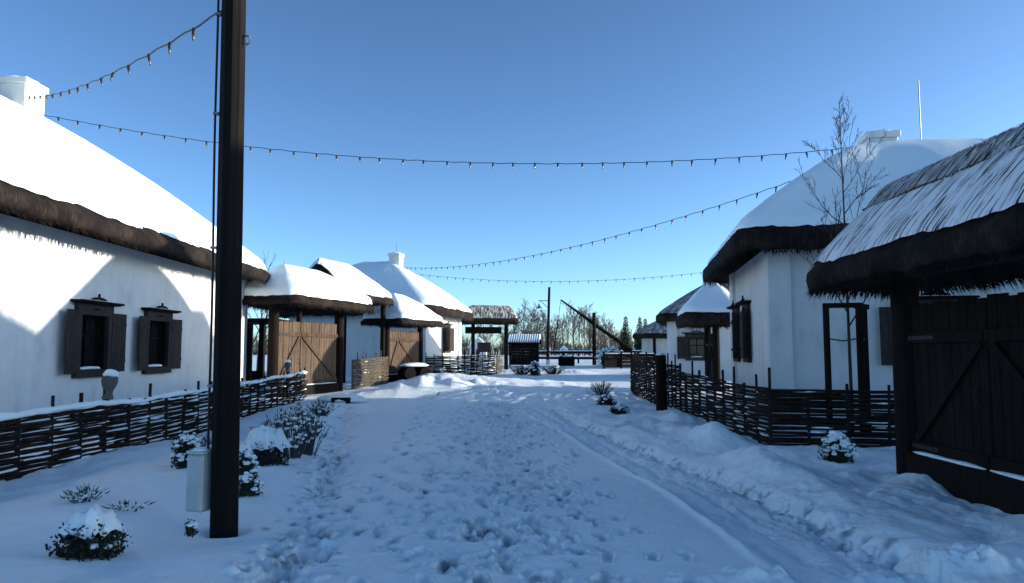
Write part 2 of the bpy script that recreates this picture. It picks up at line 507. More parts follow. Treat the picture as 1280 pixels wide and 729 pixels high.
# ------------------------------------------------------------------ wattle fence
def wattle(label, path, h, rows, spacing=.6, mat='withy', snow=.5, top_snow=0.0, seed=0, stakes=True, extra=(.08, .3), r=(.018, .028), tall_at=None, gap=0.0, stake_r=.03, name='wattle_fence'):
    rr = random.Random(seed)
    path = [Vector((p[0], p[1], 0)) for p in path]
    ls = [0]
    for i in range(len(path) - 1): ls.append(ls[-1] + (path[i + 1] - path[i]).length)
    T = ls[-1]
    def at(s):
        s = min(max(s, 0), T)
        for i in range(len(path) - 1):
            if s <= ls[i + 1] + 1e-6:
                d = (path[i + 1] - path[i]).normalized()
                p = path[i] + d * (s - ls[i]); return p, Vector((-d.y, d.x, 0))
    p0 = path[0]; mid = at(T / 2)[0]
    th = thing(name, label, 'fence', (mid.x, mid.y, bz(mid.x, mid.y)), 'wattle fences along the village street')
    mb = MB(); sn = MB()
    for k in range(rows):
        z = (k + .4) * h / rows
        s = -rr.uniform(0, 1.0)
        while s < T:
            ln = rr.uniform(1.6, 3.6); e = s + ln
            r0 = rr.uniform(*r); zj = rr.uniform(-.011, .011); tilt = rr.uniform(-.006, .006)
            pts = []; rad_ = []
            q = max(s, 0)
            while q < min(e, T):
                p, n = at(q)
                off = .032 * math.sin(math.pi * q / spacing + k * math.pi) + rr.uniform(-.006, .006)
                zz = bz(p.x, p.y) + z + zj + tilt * (q - s) + .005 * math.sin(q * 2.1 + k * 1.7 + seed) + .022 * math.sin(q * .7 + k * .15)
                pts.append(p + n * off + Vector((0, 0, zz))); rad_.append(r0 * (1 - .3 * (q - s) / ln))
                q += .15
            if len(pts) > 2 and rr.random() > gap:
                mb.tube(pts, rad_, 5)
                # snow lying on it
                i = rr.randrange(0, 6)
                while i < len(pts) - 2:
                    m_ = rr.randrange(2, 9 if snow > .3 else 5)
                    if rr.random() < snow:
                        seg = pts[i:i + m_]
                        if len(seg) > 2:
                            rs = [rr.uniform(.7, 1.25) for _ in seg]; rs[0] = .25; rs[-1] = .25
                            sn.tube([v + Vector((0, 0, rad_[min(i + j, len(rad_) - 1)] * .9)) for j, v in enumerate(seg)], [x * .021 for x in rs], 5, flat=.75)
                    i += m_
            s = e - rr.uniform(.05, .3)
    wv = mb.build('weave', mat, th, smooth=True)
    if top_snow:
        q = 0; pts = []; rs = []
        while q < T:
            p, n = at(q)
            pts.append(p + Vector((0, 0, bz(p.x, p.y) + h + .0 + .014 * math.sin(q * 2.1) + .01 * rr.random()))); rs.append(top_snow * (.75 + .7 * (mnoise.noise(Vector((q * 1.3, seed, 0))) + .35)))
            q += .12
        rs = [max(x, .012) for x in rs]
        sn.tube(pts, rs, 8, flat=.8)
    if sn.v: sn.build('snow', 'snow', th, smooth=True)
    if stakes:
        n = int(T / spacing)
        for i in range(n + 1):
            p, nn = at(i * spacing); zb = bz(p.x, p.y)
            hh = h + rr.uniform(*extra)
            mb = MB(); lean = Vector((rr.uniform(-.02, .02), rr.uniform(-.03, .03), 0))
            a = stake_r * rr.uniform(.8, 1.2)
            mb.tube([p + Vector((0, 0, zb - .1)), p + lean * .5 + Vector((0, 0, zb + h * .5)), p + lean + Vector((0, 0, zb + hh))], [a, a * .95, a * .85], 7)
            mb.build('stake', mat, th, smooth=False)
    return th

# ------------------------------------------------------------------ gates
def gate(label, c, ang, width, door_h, eave, thick, H, roof_l, roof_w, post_r=.16, wood='gate_wood', post='dark_wood', rail='gate_rail', snow_mat='snow',
         snow_th=.14, kick=.35, leaf_split=.5, seed=0, z0=None, cr=.5, hip=.9, square=False, fringe=160, group='thatched yard gates', step=.1, kick_proud=.1, inset=.5, ridge=None):
    z0 = bz(c[0], c[1]) if z0 is None else z0
    th = thing('thatched_gate', label, 'gate', (c[0], c[1], z0), group)
    xf = xform((c[0], c[1], z0), ang)
    for s in (-1, 1):
        mb = MB()
        if square: mb.box((s * width / 2, 0, eave / 2 - .1), (post_r * 2, post_r * 2, eave + .25), bev=.03)
        else: mb.tube([(s * width / 2, 0, -.2), (s * width / 2, 0, eave * .5), (s * width / 2, 0, eave + .2)], [post_r * 1.05, post_r, post_r * .97], 14)
        mb.build('post', post, th, xf=xf)
    mb = MB(); mb.box((0, 0, eave - thick * .25), (roof_l * .88, .2, .2), bev=.02); mb.build('lintel', post, th, xf=xf)
    inner = width - 2 * post_r - .03; x0 = -inner / 2; xs = x0 + inner * leaf_split
    rr = random.Random(seed)
    for li, (a, b) in enumerate(((x0, xs - .008), (xs + .008, x0 + inner))):
        mb = MB(); n = max(3, round((b - a) / .16)); pw = (b - a) / n
        for i in range(n):
            top = door_h + rr.uniform(-.02, .02)
            mb.box((a + pw * (i + .5), rr.uniform(-.006, .006), (kick + top) / 2), (pw - .013, .035, top - kick), bev=.004)
        lf = mb.build('door_leaf', wood, th, xf=xf)
        mb = MB()
        zt, zb = door_h - .42, kick + .08
        mb.box(((a + b) / 2, -.045, zt), (b - a - .01, .05, .13), bev=.006)
        mb.box(((a + b) / 2, -.045, zb), (b - a - .01, .05, .12), bev=.006)
        if li == 0: mb.bar((a + .06, -.048, zb + .08), (b - .08, -.048, zt - .08), .045, .11, (0, 0, 1)) if False else mb.bar((a + .06, -.046, zb + .07), (b - .08, -.046, zt - .07), .04, .11, (1, 0, 0))
        else: mb.bar((b - .06, -.046, zb + .07), (a + .08, -.046, zt - .07), .04, .11, (1, 0, 0))
        mb.build('brace', rail, lf, xf=xf)
        for zz in (zt, zb):
            mb = MB()
            hx = a if li == 0 else b; sg = 1 if li == 0 else -1
            mb.box((hx + sg * .28, -.074, zz), (.56, .008, .045))
            for q_ in (.08, .25, .45): mb.box((hx + sg * q_, -.08, zz), (.022, .01, .022))
            mb.build('hinge', 'cable', lf, xf=xf)
        if li == 0:
            mb = MB(); mb.tube([(b - .12, -.03, 1.05), (b - .12, -.09, 1.07), (b - .12, -.09, 1.2), (b - .12, -.03, 1.22)], .012, 6)
            mb.build('handle', 'cable', lf, xf=xf)
    mb = MB(); mb.box((0, -kick_proud * .5, kick / 2 - .1), (inner, .12 + kick_proud, kick + .18), bev=.01)
    kb = mb.build('kick_board', post, th, xf=xf)
    for (a, b) in ((x0 + .03, xs - .05), (xs + .04, x0 + inner - .05)):
        mb = MB(); mb.tube([(a + (b - a) * i / 8, -.03 - kick_proud * .5, kick - .005 + .004 * rr.random()) for i in range(9)], [.015] + [.035 + .02 * rr.random() for _ in range(7)] + [.015], 7, flat=.55)
        mb.build('snow', 'snow', kb, xf=xf, smooth=True)
    r = roof_l / 2 - hip
    r0_, r1_ = ridge or (-r, r)
    roof = hip_roof(th, xf, roof_l, roof_w, r0_, r1_, eave, H, thick, snow_th, cr, snow_mat, step, .05, inset, fringe, .05, seed)
    return th, roof, xf

# ================================================================== HOUSES
def house(name, label, corner, ang, L, W, eave, thick, H, inset, wall_h, cr=.8, snow_mat='snow', snow_th=.16, holes={}, wins=[], chim=None, ridge=None, seed=0, pil=((-1, -1),), z0=0.0, edge=.03, fringe=360, step=.14, bulge=.05):
    """corner = world xy of the local (-L/2,-W/2) eave corner"""
    d = Vector((math.cos(ang), math.sin(ang))); n = Vector((-math.sin(ang), math.cos(ang)))
    c = Vector(corner) + d * L / 2 + n * W / 2
    th = thing(name, label, 'house', (c.x, c.y, z0), 'thatched whitewashed village houses')
    xf = xform((c.x, c.y, z0), ang)
    mb = MB()
    sides = wall_ring(mb, L - 2 * inset, W - 2 * inset, wall_h, holes)
    mb.build('wall', 'plaster', th, xf=xf)
    pilasters(th, xf, L - 2 * inset, W - 2 * inset, wall_h - .01, pil)
    for w in wins: add_window(th, xf, sides[w['side']], *w['rect'], **w.get('kw', {}))
    r = ridge or (-(L - W) / 2, (L - W) / 2)
    roof = hip_roof(th, xf, L, W, r[0], r[1], eave, H, thick, snow_th, cr, snow_mat, step, bulge, inset, fringe, edge, seed)
    return th, roof, xf

# left near house: street side eave on x=-7.7, y 7..24 ; local x runs along +Y with front (-y local) facing +X
# side0 of the walls faces the street; local (-L/2,-W/2) corner = near end of the street eave
LL, LW, INS = 17.5, 10.2, .8
wy0 = 24.2 - LL + INS      # start of the wall in Y
def ly(y): return y - wy0
hl = [(ly(14.48), ly(15.48), 1.25, 2.36), (ly(17.2), ly(18.2), 1.25, 2.36)]
h_left, roof_l, xf_l = house('thatched_house', 'large white thatched house with two shuttered windows behind the snowy wattle fence at left', (-7.7, 24.2 - LL), rad(90), LL, LW, 4.08, .31, 3.75, INS, 3.9,
    cr=.9, holes={0: hl}, wins=[dict(side=0, rect=hl[0], kw=dict(shutter_open=(10, 3))), dict(side=0, rect=hl[1], kw=dict(shutter_open=(10, 3)))], seed=1, pil=((1, -1), (-1, -1)), snow_th=.2)
chimney(roof_l, (-12.8, 18.8), .75, .8, 7.2, 8.62)

# right house
ra = rad(-9.3)
RD = (math.cos(ra), math.sin(ra))
hr3 = [(2.35, 2.9, 1.5, 2.6), (.5, 1.05, 1.5, 2.6)]      # side 3 runs from far to near on the street face
hr0 = [(2.65, 3.6, 1.4, 2.45)]
h_right, roof_r, xf_r = house('thatched_house', 'white house with thick dark thatched eaves and smooth snowy roof behind the sapling at right', (4.5, 14.7), ra, 9.6, 7.4, 4.02, .4, 2.6, .78, 3.85,
    cr=.35, holes={3: hr3, 0: hr0}, wins=[dict(side=3, rect=hr3[0], kw=dict(shutter_open=(4, 36))), dict(side=3, rect=hr3[1], kw=dict(shutter_open=(4, 36))), dict(side=0, rect=hr0[0], kw=dict(shutter_open=(8, 8)))], seed=4, pil=((-1, -1), (-1, 1)), snow_th=.13, bulge=.075)
chimney(roof_r, (9.1, 18.0), .68, .66, 6.0, 6.98, ra)
mb = MB(); mb.tube([(9.88, 17.5, 6.4), (9.88, 17.5, 8.2)], .014, 6); mb.build('mast', 'metal_grey', roof_r)

# house with the lit gable past the gates on the left
fa = rad(-12)
A4 = Vector((-3.85, 37.0)); L4 = 9.2; W4 = 8.0
c4 = A4 + Vector((-math.cos(fa), -math.sin(fa))) * L4
h4a = [(3.3, 4.2, 1.4, 2.6)]
h_far, roof_f, xf_f = house('thatched_house', 'white thatched house with tall chimney and one sunlit wall behind the small gate', (c4.x, c4.y), fa, L4, W4, 3.85 - .3, .42, 2.75, .8, 3.4,
    cr=.8, holes={1: h4a}, wins=[dict(side=1, rect=h4a[0], kw=dict(shutter_open=(50, 10)))], seed=6, pil=((1, -1), (1, 1)), snow_th=.18, z0=.32, step=.2, fringe=160, ridge=(-1.0, .55))
CH4 = P(495, 330, 41.5)
chimney(roof_f, (CH4.x, CH4.y), .62, .62, 5.9, 7.15, fa)
mb = MB(); mb.tube([(CH4.x - .1, CH4.y + .8, 6.2), (CH4.x - .1, CH4.y + .8, 7.9)], .016, 5); mb.build('mast', 'metal_grey', roof_f)

# right second house
r2 = rad(-15)
h2h = [(.9, 1.7, 1.05, 2.0)]
h_r2, roof_r2, xf_2 = house('thatched_house', 'white house with patchy snow on dark thatch between snowy gate roof and low cottage', (7.0, 36.0), r2, 9.0, 6.4, 3.1, .36, 2.1, .6, 2.95, cr=.4, snow_mat='bare_thatch', snow_th=.05,
    holes={0: h2h}, wins=[dict(side=0, rect=h2h[0], kw=dict(shutter_open=(10, 10)))], seed=9, z0=.3, step=.2, fringe=60, pil=((-1, -1),))
r3 = rad(-16)
h3h = [(2.2, 3.0, .9, 1.7)]
h_r3, roof_r3, xf_3 = house('thatched_cottage', 'lowest and farthest white cottage with streaky snow on its roof, right of conifers', (8.6, 53.0), r3, 8.0, 5.5, 2.35, .3, 1.5, .7, 2.2, cr=.4, snow_mat='bare_thatch', snow_th=.05,
    seed=12, z0=.52, step=.25, fringe=40, pil=((-1, -1),))
mb = MB(); p = P(815, 430, 53.2); mb.tube([(p.x, p.y - .9, .4), (p.x, p.y - .9, 2.75)], .11, 8); mb.build('porch_post', 'dark_wood', h_r3)

# unseen house added past the right edge so its roof shades the street
h_off, roof_o, xf_o = house('thatched_house', 'unseen thatched house added past the right edge to shade the street', (24.8, 2.5), rad(90), 15.5, 9.0, 4.2, .38, 2.8, .8, 4.0, seed=14, snow_th=.15, step=.25, fringe=30)

h_shade, roof_y, xf_y = house('unseen_shade_barn', 'unseen thatched barn added behind the right house to shade the left wall', (21.5, 17.8), rad(90), 6.4, 6.4, 4.0, .35, 2.9, .6, 3.8, ridge=(-1.8, 1.2), seed=15, snow_th=.15, step=.25, fringe=20)  # unseen barn, added for the shadow it throws on the left house

# small outbuilding roof between the left gates
bx = rad(72)
th_b = thing('thatched_shed', 'open shed whose snowy roof shows above and between the two left gates, dark open gable', 'shed', (-7.0, 30.6, .24))
xf_b = xform((-7.0, 30.6, .24), bx)
for sx in (-1.7, 1.7):
    for sy in (-.95, .95):
        mb = MB(); mb.tube([(sx, sy, -.2), (sx, sy, 3.5)], .11, 8); mb.build('post', 'dark_wood', th_b, xf=xf_b)
roof_b = hip_roof(th_b, xf_b, 4.0, 2.8, -1.95, .2, 3.6, 1.3, .2, .15, .3, 'snow', .15, .05, .7, 200, .04, 17)

# ================================================================== GATES
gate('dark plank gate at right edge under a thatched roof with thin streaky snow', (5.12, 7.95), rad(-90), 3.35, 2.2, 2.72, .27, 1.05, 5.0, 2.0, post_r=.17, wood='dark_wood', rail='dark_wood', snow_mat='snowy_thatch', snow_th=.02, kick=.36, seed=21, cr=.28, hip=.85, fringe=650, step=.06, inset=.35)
g_near = C.objects['thatched_gate']; g_near_roof = [o for o in g_near.children if o.name.startswith('roof')][0]
xf_g = xform((5.12, 7.95, 0), rad(-90))
mbs, uvs = loose_straw(xf_g, 5.0, 2.0, -1.65, 1.65, 2.72, 1.05, 5, 1300)
mbs.build('loose_straw', 'thatch', g_near_roof, xf=xf_g, uv=uvs)
# straw ridge cap and the battens that hold it
mb = MB(); uv = []
nx = 120
for i in range(nx + 1):
    x = -1.95 + 3.9 * i / nx
    for j, q in enumerate(np.linspace(-1, 1, 13)):
        dd = abs(q) * .42
        jit = .02 * mnoise.noise(Vector((x * 22, q * 2, 1)))
        mb.v.append(Vector((x, q * .40, 2.72 + 1.05 + .11 - abs(q) ** 1.25 * .43 + jit))); uv.append((x, dd))
for i in range(nx):
    for j in range(12):
        o = i * 13 + j; mb.f.append((o, o + 13, o + 14, o + 1))
rr = random.Random(4)
for _ in range(1500):
    x = rr.uniform(-1.97, 1.97); q = rr.uniform(.2, 1.08); s = rr.choice((-1, -1, 1)); w = .008
    f = lambda q_: Vector((0, s * q_ * .40, 2.72 + 1.05 + .125 - q_ ** 1.25 * .43))
    o = len(mb.v); a = f(q - .3 if q > .3 else 0) + Vector((x, 0, 0)); b = f(q) + Vector((x + rr.uniform(-.03, .05), 0, rr.uniform(0, .025)))
    mb.v += [a + Vector((w, 0, 0)), a - Vector((w, 0, 0)), b]; uv += [(rr.random(), rr.random())] * 3; mb.f.append((o, o + 1, o + 2))
rc = mb.build('ridge_cap', 'ridge_thatch', g_near_roof, xf=xf_g, uv=uv)
for zz, yy in ((.40, .335), (.66, .545)):
    mb = MB()
    mb.tube([(-2.0 + 4.0 * i / 14, -yy + .006 * math.sin(i), 2.72 + 1.05 + (.105 if yy < .4 else .05) - zz * .86 + .008 * math.sin(i * 1.7)) for i in range(15)], .016, 6)
    mb.build('batten', 'gate_rail', g_near_roof, xf=xf_g)

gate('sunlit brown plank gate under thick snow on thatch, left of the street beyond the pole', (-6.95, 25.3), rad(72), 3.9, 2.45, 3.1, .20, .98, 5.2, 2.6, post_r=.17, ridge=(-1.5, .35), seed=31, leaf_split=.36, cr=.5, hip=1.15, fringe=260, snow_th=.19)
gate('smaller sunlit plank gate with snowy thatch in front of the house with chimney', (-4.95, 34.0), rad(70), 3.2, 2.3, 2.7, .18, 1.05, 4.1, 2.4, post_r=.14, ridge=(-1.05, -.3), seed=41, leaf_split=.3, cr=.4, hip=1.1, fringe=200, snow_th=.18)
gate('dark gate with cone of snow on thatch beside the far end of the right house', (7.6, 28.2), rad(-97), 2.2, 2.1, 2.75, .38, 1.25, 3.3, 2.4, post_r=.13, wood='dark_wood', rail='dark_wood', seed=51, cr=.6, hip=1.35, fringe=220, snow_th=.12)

# open canopy gate behind the sunlit house
cc = P(612, 420, 47.0); z0 = bz(0, 47)
th_c = thing('open_canopy', 'open timber canopy with streaky snow roof and hanging beam beside the sunlit white wall', 'canopy', (cc.x, cc.y, z0))
xf_c = xform((cc.x, cc.y, z0), rad(4))
for s in (-1, 1):
    mb = MB(); mb.box((s * 1.05, 0, 1.5), (.24, .24, 3.2), bev=.02); mb.build('post', 'dark_wood', th_c, xf=xf_c)
mb = MB(); mb.box((-.4, -.05, 2.55), (2.3, .14, .42)); mb.build('beam', 'dark_wood', th_c, xf=xf_c)
mb = MB(); mb.box((0, 0, 3.02), (3.0, .2, .18)); mb.build('lintel', 'dark_wood', th_c, xf=xf_c)
hip_roof(th_c, xf_c, 3.5, 2.2, -1.2, 1.2, 3.2, .85, .26, .05, .25, 'bare_thatch', .12, .08, .5, 60, .04, 61)

# small plank hut
kc = P(656, 440, 56); z0 = bz(0, 56) + .1
th_k = thing('plank_hut', 'small dark plank hut with snowy ridged roof left of the far lamp post', 'hut', (kc.x, kc.y, z0))
xf_k = xform((kc.x, kc.y, z0), rad(-6))
mb = MB()
for i in range(8): mb.box((0, -.7 + .002 * (i % 2), .1 + .2 * i), (2.05, .05, .19))
for i in range(8): mb.box((0, .7 - .002 * (i % 2), .1 + .2 * i), (2.05, .05, .19))
for s in (-1, 1):
    for i in range(8): mb.box((s * 1.0, 0, .1 + .2 * i), (.05, 1.34, .19))
mb.build('wall', 'dark_wood', th_k, xf=xf_k)
for s in (-1, 1):
    mb = MB(); mb.box((s * 1.05, -.76, .8), (.12, .07, 1.7)); mb.build('corner_post', 'dark_wood', th_k, xf=xf_k)
mb = MB()
for i in range(14):
    x = -1.2 + 2.4 * (i + .5) / 14
    for s in (-1, 1):
        mb.bar((x, s * 1.0, 1.6), (x, 0, 2.2), .155, .06)
rk = mb.build('roof', 'dark_wood', th_k, xf=xf_k)
mb = MB()
for i in range(14):
    x = -1.2 + 2.4 * (i + .5) / 14
    for s in (-1, 1):
        mb.tube([(x, s * .92, 1.69), (x, s * .5, 1.97), (x, 0, 2.27)], [.05, .085, .08], 6)
mb.build('snow', 'snow', rk, xf=xf_k, smooth=True)

# ================================================================== FENCES
wattle('long dark wattle fence laced with snow in front of the left house', [(-6.05, 6.6), (-5.95, 10), (-5.9, 15), (-6.2, 20), (-6.35, 23.0)], 0.85, 24, .62, snow=.38, top_snow=.055, seed=1, extra=(.02, .30), r=(.019, .027))
wattle('sunlit pale wattle fence between the two plank gates', [(-6.0, 28.0), (-5.75, 30), (-5.35, 32.2)], 1.15, 31, .55, 'pale_withy', snow=.12, seed=2, extra=(-.1, .3))
wattle('wattle fence with snow below the sunlit white wall, ending near the canopy', [(-4.2, 36.2), (-2.6, 38.4), (-.9, 41.5)], 1.1, 22, .6, snow=.4, seed=3, extra=(-.1, .3), r=(.022, .03))
wattle('short pale wattle return at the end of the fence by the canopy', [(-.86, 41.6), (-.55, 43.4)], 1.05, 21, .5, 'pale_withy', snow=.2, seed=33, extra=(-.1, .15), r=(.022,.03))
wattle('dark wattle fence facing the street end-on below the sapling, by the near gate post', [(4.34, 12.58), (5.6, 12.35), (7.6, 12.0)], 1.0, 28, .62, snow=.12, seed=4, extra=(-.04, .10), r=(.021, .028))
wattle('dark wattle fence running back from the corner below the right house', [(4.36, 12.62), (4.25, 15.5), (4.2, 18.6)], 1.02, 28, .6, snow=.14, seed=5, extra=(-.15, .4), r=(.021, .028))
wattle('taller wattle fence with many upright pickets behind the thick short post', [(4.2, 18.6), (4.1, 22), (4.15, 25), (4.35, 27.2)], 1.2, 31, .42, snow=.08, seed=6, extra=(.05, .3), r=(.02, .028))

# short thick bollard post
b_ = Vector((3.85, 19.2, bz(0, 19.2)))
th = thing('gate_post', 'thick short dark post with snowy top standing before the tall wattle fence', 'post', b_)
mb = MB(); mb.tube([b_ + Vector((0, 0, -.1)), b_ + Vector((0, 0, .7)), b_ + Vector((0, 0, 1.45))], [.15, .14, .135], 12); mb.build('shaft', 'dark_wood', th)
mb = MB(); mb.blob(b_ + Vector((0, 0, 1.45)), (.14, .14, .06), 12, 2, .2, -.1); mb.build('snow', 'snow', th, smooth=True)

# far rail fences
for i, (x0, x1, y0, y1) in enumerate(((1.5, 9.5, 66, 63), (9.3, 19, 70, 66))):
    lab = ['low far rail fence with snow on its rails behind the lamp post and well', 'low far rail fence before the conifers, running behind the right cottage'][i]
    th = thing('rail_fence', lab, 'fence', ((x0 + x1) / 2, (y0 + y1) / 2, bz(0, y0)), 'far rail fences')
    for z in (.45, .95):
        mb = MB(); mb.bar((x0, y0, bz(0, y0) + z), (x1, y1, bz(0, y1) + z), .08, .22); r_ = mb.build('rail', 'dark_wood', th)
        mb = MB(); mb.tube([(x0 + (x1 - x0) * k / 10, y0 + (y1 - y0) * k / 10, bz(0, y0) + z + .12) for k in range(11)], .07, 6, flat=.6); mb.build('snow', 'snow', r_, smooth=True)
    for k in range(6):
        t = (k + .2) / 6; x = x0 + (x1 - x0) * t; y = y0 + (y1 - y0) * t
        mb = MB(); mb.box((x, y + .12, bz(0, y) + .55), (.14, .14, 1.3)); mb.build('post', 'dark_wood', th)
# dark plank wind fence at the street's far right
th = thing('plank_fence', 'dark horizontal plank fence in the distance, left end of the right fences', 'fence', (7.7, 51, bz(0, 51)))
for k in range(4):
    mb = MB(); mb.bar((6.2, 50.3, bz(0, 50) + .2 + .24 * k), (10, 51.8, bz(0, 51) + .2 + .24 * k), .05, .22); mb.build('plank', 'dark_wood', th)
for k in range(4):
    mb = MB(); x = 6.2 + 3.8 * k / 3; y = 50.3 + 1.5 * k / 3 - .09; mb.box((x, y, bz(0, y) + .55), (.12, .1, 1.3)); mb.build('post', 'dark_wood', th)
mb = MB(); mb.tube([(6.2 + 3.8 * k / 6, 50.3 + 1.5 * k / 6, bz(0, 51) + 1.04) for k in range(7)], .05, 6, flat=.8); mb.build('snow', 'snow', th, smooth=True)

# ================================================================== POLE + BOX
pb = G(280, 667)
th_p = thing('utility_pole', 'tall dark wooden pole in the left foreground snow', 'pole', pb)
xf_p = Matrix.Translation(pb)
mb = MB()
prof = [(-.25, .122), (0, .122), (1.5, .119), (3.5, .114), (6.8, .106)]
n = 8
mb2 = MB()
mb2.tube([(-.012 * z, 0.004 * z, z) for z, r in prof], [r for z, r in prof], 10)
mb2.build('shaft', 'pole_wood', th_p, xf=xf_p @ Matrix.Rotation(.3, 4, 'Z'))
mb = MB()
mb.tube([(-.145 - .012 * z - .004 * math.sin(z * 2.2), -.02, z) for z in np.linspace(.62, 6.6, 26)], .011, 7)
mb.build('cable', 'cable', th_p, xf=xf_p)
for z in (1.3, 2.55, 3.8, 4.75):
    mb = MB(); mb.box((-.135 - .012 * z, -.02, z), (.05, .05, .022)); mb.build('cable_clip', 'metal_grey', th_p, xf=xf_p)
mb = MB(); mb.tube([(.05, -.02, 4.45), (.105, -.03, 4.47), (.105, -.03, 4.53), (.05, -.02, 4.55)], .01, 6); mb.build('hook', 'metal_grey', th_p, xf=xf_p)
bxp = pb + Vector((-.215, .03, .20))
th = thing('junction_box', 'pale grey electrical box fixed low on the dark pole', 'electrical box', bxp)
mb = MB(); mb.box((0, 0, .25), (.17, .22, .50), bev=.012); mb.build('casing', 'box_grey', th, xf=Matrix.Translation(bxp) @ Matrix.Rotation(rad(-18), 4, 'Z'))
mb = MB(); mb.box((0, -.116, .25), (.150, .016, .475), bev=.006); mb.build('door', 'box_grey', th, xf=Matrix.Translation(bxp) @ Matrix.Rotation(rad(-18), 4, 'Z'))
mb = MB(); mb.box((0, 0, .515), (.19, .25, .03), bev=.01); mb.build('lid', 'box_grey', th, xf=Matrix.Translation(bxp) @ Matrix.Rotation(rad(-18), 4, 'Z'))
mb = MB(); mb.blob((0, 0, .53), (.09, .12, .025), 12, 1, .2, -.1); mb.build('snow', 'snow', th, xf=Matrix.Translation(bxp) @ Matrix.Rotation(rad(-18), 4, 'Z'), smooth=True)

# ================================================================== STRING LIGHTS
def string_lights(label, a, b, sag, n, r=.009, size=1.0, start=.02, end=.98):
    a = Vector(a); b = Vector(b)
    th = thing('string_lights', label, 'string lights', a, 'festoon lights across the street')
    f = lambda t: a + (b - a) * t + Vector((0, 0, -4 * sag * t * (1 - t) + .01 * math.sin(t * n * 6.28)))
    mb = MB(); mb.tube([f(i / 90) for i in range(91)], r, 6); mb.build('cable', 'cable', th, smooth=True)
    rr = random.Random(int(a.x * 100))
    for i in range(n):
        t = start + (end - start) * (i + .5 + rr.uniform(-.08, .08)) / n; p = f(t); lean = Vector((rr.uniform(-.25, .25), rr.uniform(-.2, .2), -1)); lean.normalize()
        s = size
        mb = MB(); mb.tube([p + lean * -.012 * s, p + lean * .03 * s, p + lean * .075 * s], [.018 * s, .024 * s, .021 * s], 8); so = mb.build('socket', 'cable', th)
        mb = MB(); q = p + lean * .073 * s
        mb.tube([q, q + lean * .02 * s, q + lean * .045 * s, q + lean * .068 * s, q + lean * .078 * s], [.012 * s, .016 * s, .018 * s, .012 * s, .003 * s], 9); mb.build('bulb', 'bulb_glass', so, smooth=True)
    return th
cl = Vector((-12.38, 18.35, 7.85))
cr_ = Vector((8.5, 17.75, 6.62))
pt = P(277, 14, pb.y); pt.y -= .0
string_lights('festoon lights rising from the left chimney to the dark pole', pt, Vector((-12.36, 18.34, 8.08)), .25, 15, size=.85)
string_lights('longest festoon lights spanning the street from left chimney to right roof', Vector((-12.3, 18.5, 7.72)), cr_, .82, 36)
c4p = Vector((CH4.x + .3, CH4.y - .2, 6.35))
string_lights('upper festoon lights climbing from the far chimney to the right roof', c4p, Vector((7.6, 17.4, 6.0)), .75, 40)
string_lights('lower flat festoon lights from the far chimney to the right eaves', Vector((CH4.x + .9, CH4.y - .3, 6.0)), P(915, 336, 38), .55, 34)

# ================================================================== BARE TREES
def grow(mbT, mbC, base, h, r0, seed, levels=3, nb=(9, 5, 4), up=.75, trunk_bend=.05, spread=.5, rmin=.006, sides=(7, 5, 4, 3), first=.25, blen=1.0, taper=.5):
    rr = random.Random(seed)
    def branch(p, d, ln, r, lev):
        k = 7 if lev == 0 else 5
        pts = [p]; rs = [r]; dd = d.copy()
        for i in range(k):
            w = trunk_bend if lev == 0 else .2
            dd = dd + Vector((rr.uniform(-w, w), rr.uniform(-w, w), rr.uniform(-w, w) * .6 + (.06 if lev else 0))); dd.normalize()
            pts.append(pts[-1] + dd * ln / k); rs.append(max(rmin * .7, r * (1 - .8 * (i + 1) / k)))
        (mbT if lev == 0 else mbC).tube(pts, rs, sides[min(lev, 3)])
        if lev >= levels: return
        for i in range(nb[lev]):
            t = (first if lev == 0 else .25) + (1 - (first if lev == 0 else .25)) * (i + rr.random()) / nb[lev]
            f = t * k; j = min(int(f), k - 1); q = pts[j].lerp(pts[j + 1], f - j)
            a = rr.uniform(0, 6.28)
            ax = (pts[j + 1] - pts[j]).normalized()
            s = ax.cross(Vector((math.cos(a), math.sin(a), .3)));
            if s.length < .1: s = Vector((1, 0, 0))
            s.normalize()
            d2 = ax * up + s * spread * rr.uniform(.7, 1.3) + Vector((0, 0, .12)); d2.normalize()
            branch(q, d2, ln * blen * rr.uniform(.32, .52) * (1.15 - taper * t if lev == 0 else 1), max(rmin, rs[j] * .55), lev + 1)
    branch(Vector(base), Vector((0, 0, 1)), h, r0, 0)
def bare_tree(name, label, loc, h, r0, seed, group=None, mat='bark', **kw):
    th = thing(name, label, 'tree', loc, group)
    a, b = MB(), MB(); grow(a, b, loc, h, r0, seed, **kw)
    a.build('trunk', mat, th, smooth=True); b.build('crown', mat, th, smooth=True)
    return th
# sapling with its three-post support
sp = Vector((6.05, 13.3, .02))
bare_tree('bare_sapling', 'slender leafless sapling rising above the right fence within a post frame', sp, 5.75, .035, 23, levels=3, nb=(17, 8, 4), up=.75, spread=.6, rmin=.005, first=.33, trunk_bend=.012, blen=.68, taper=.72)
th = thing('tree_support', 'dark three-post timber frame around the leafless sapling', 'tree support', sp)
for dx, dy in ((-.42, -.05), (.06, -.28), (.34, .12)):
    mb = MB(); mb.box(sp + Vector((dx, dy, 1.14)), (.09, .09, 2.48), bev=.008); mb.build('post', 'dark_wood', th)
mb = MB(); mb.bar(sp + Vector((-.5, -.1, 2.41)), sp + Vector((.12, -.29, 2.41)), .05, .09); mb.build('crossbar', 'dark_wood', th)
mb = MB(); mb.bar(sp + Vector((0, -.27, 2.40)), sp + Vector((.42, .12, 2.40)), .05, .09); mb.build('crossbar', 'dark_wood', th)
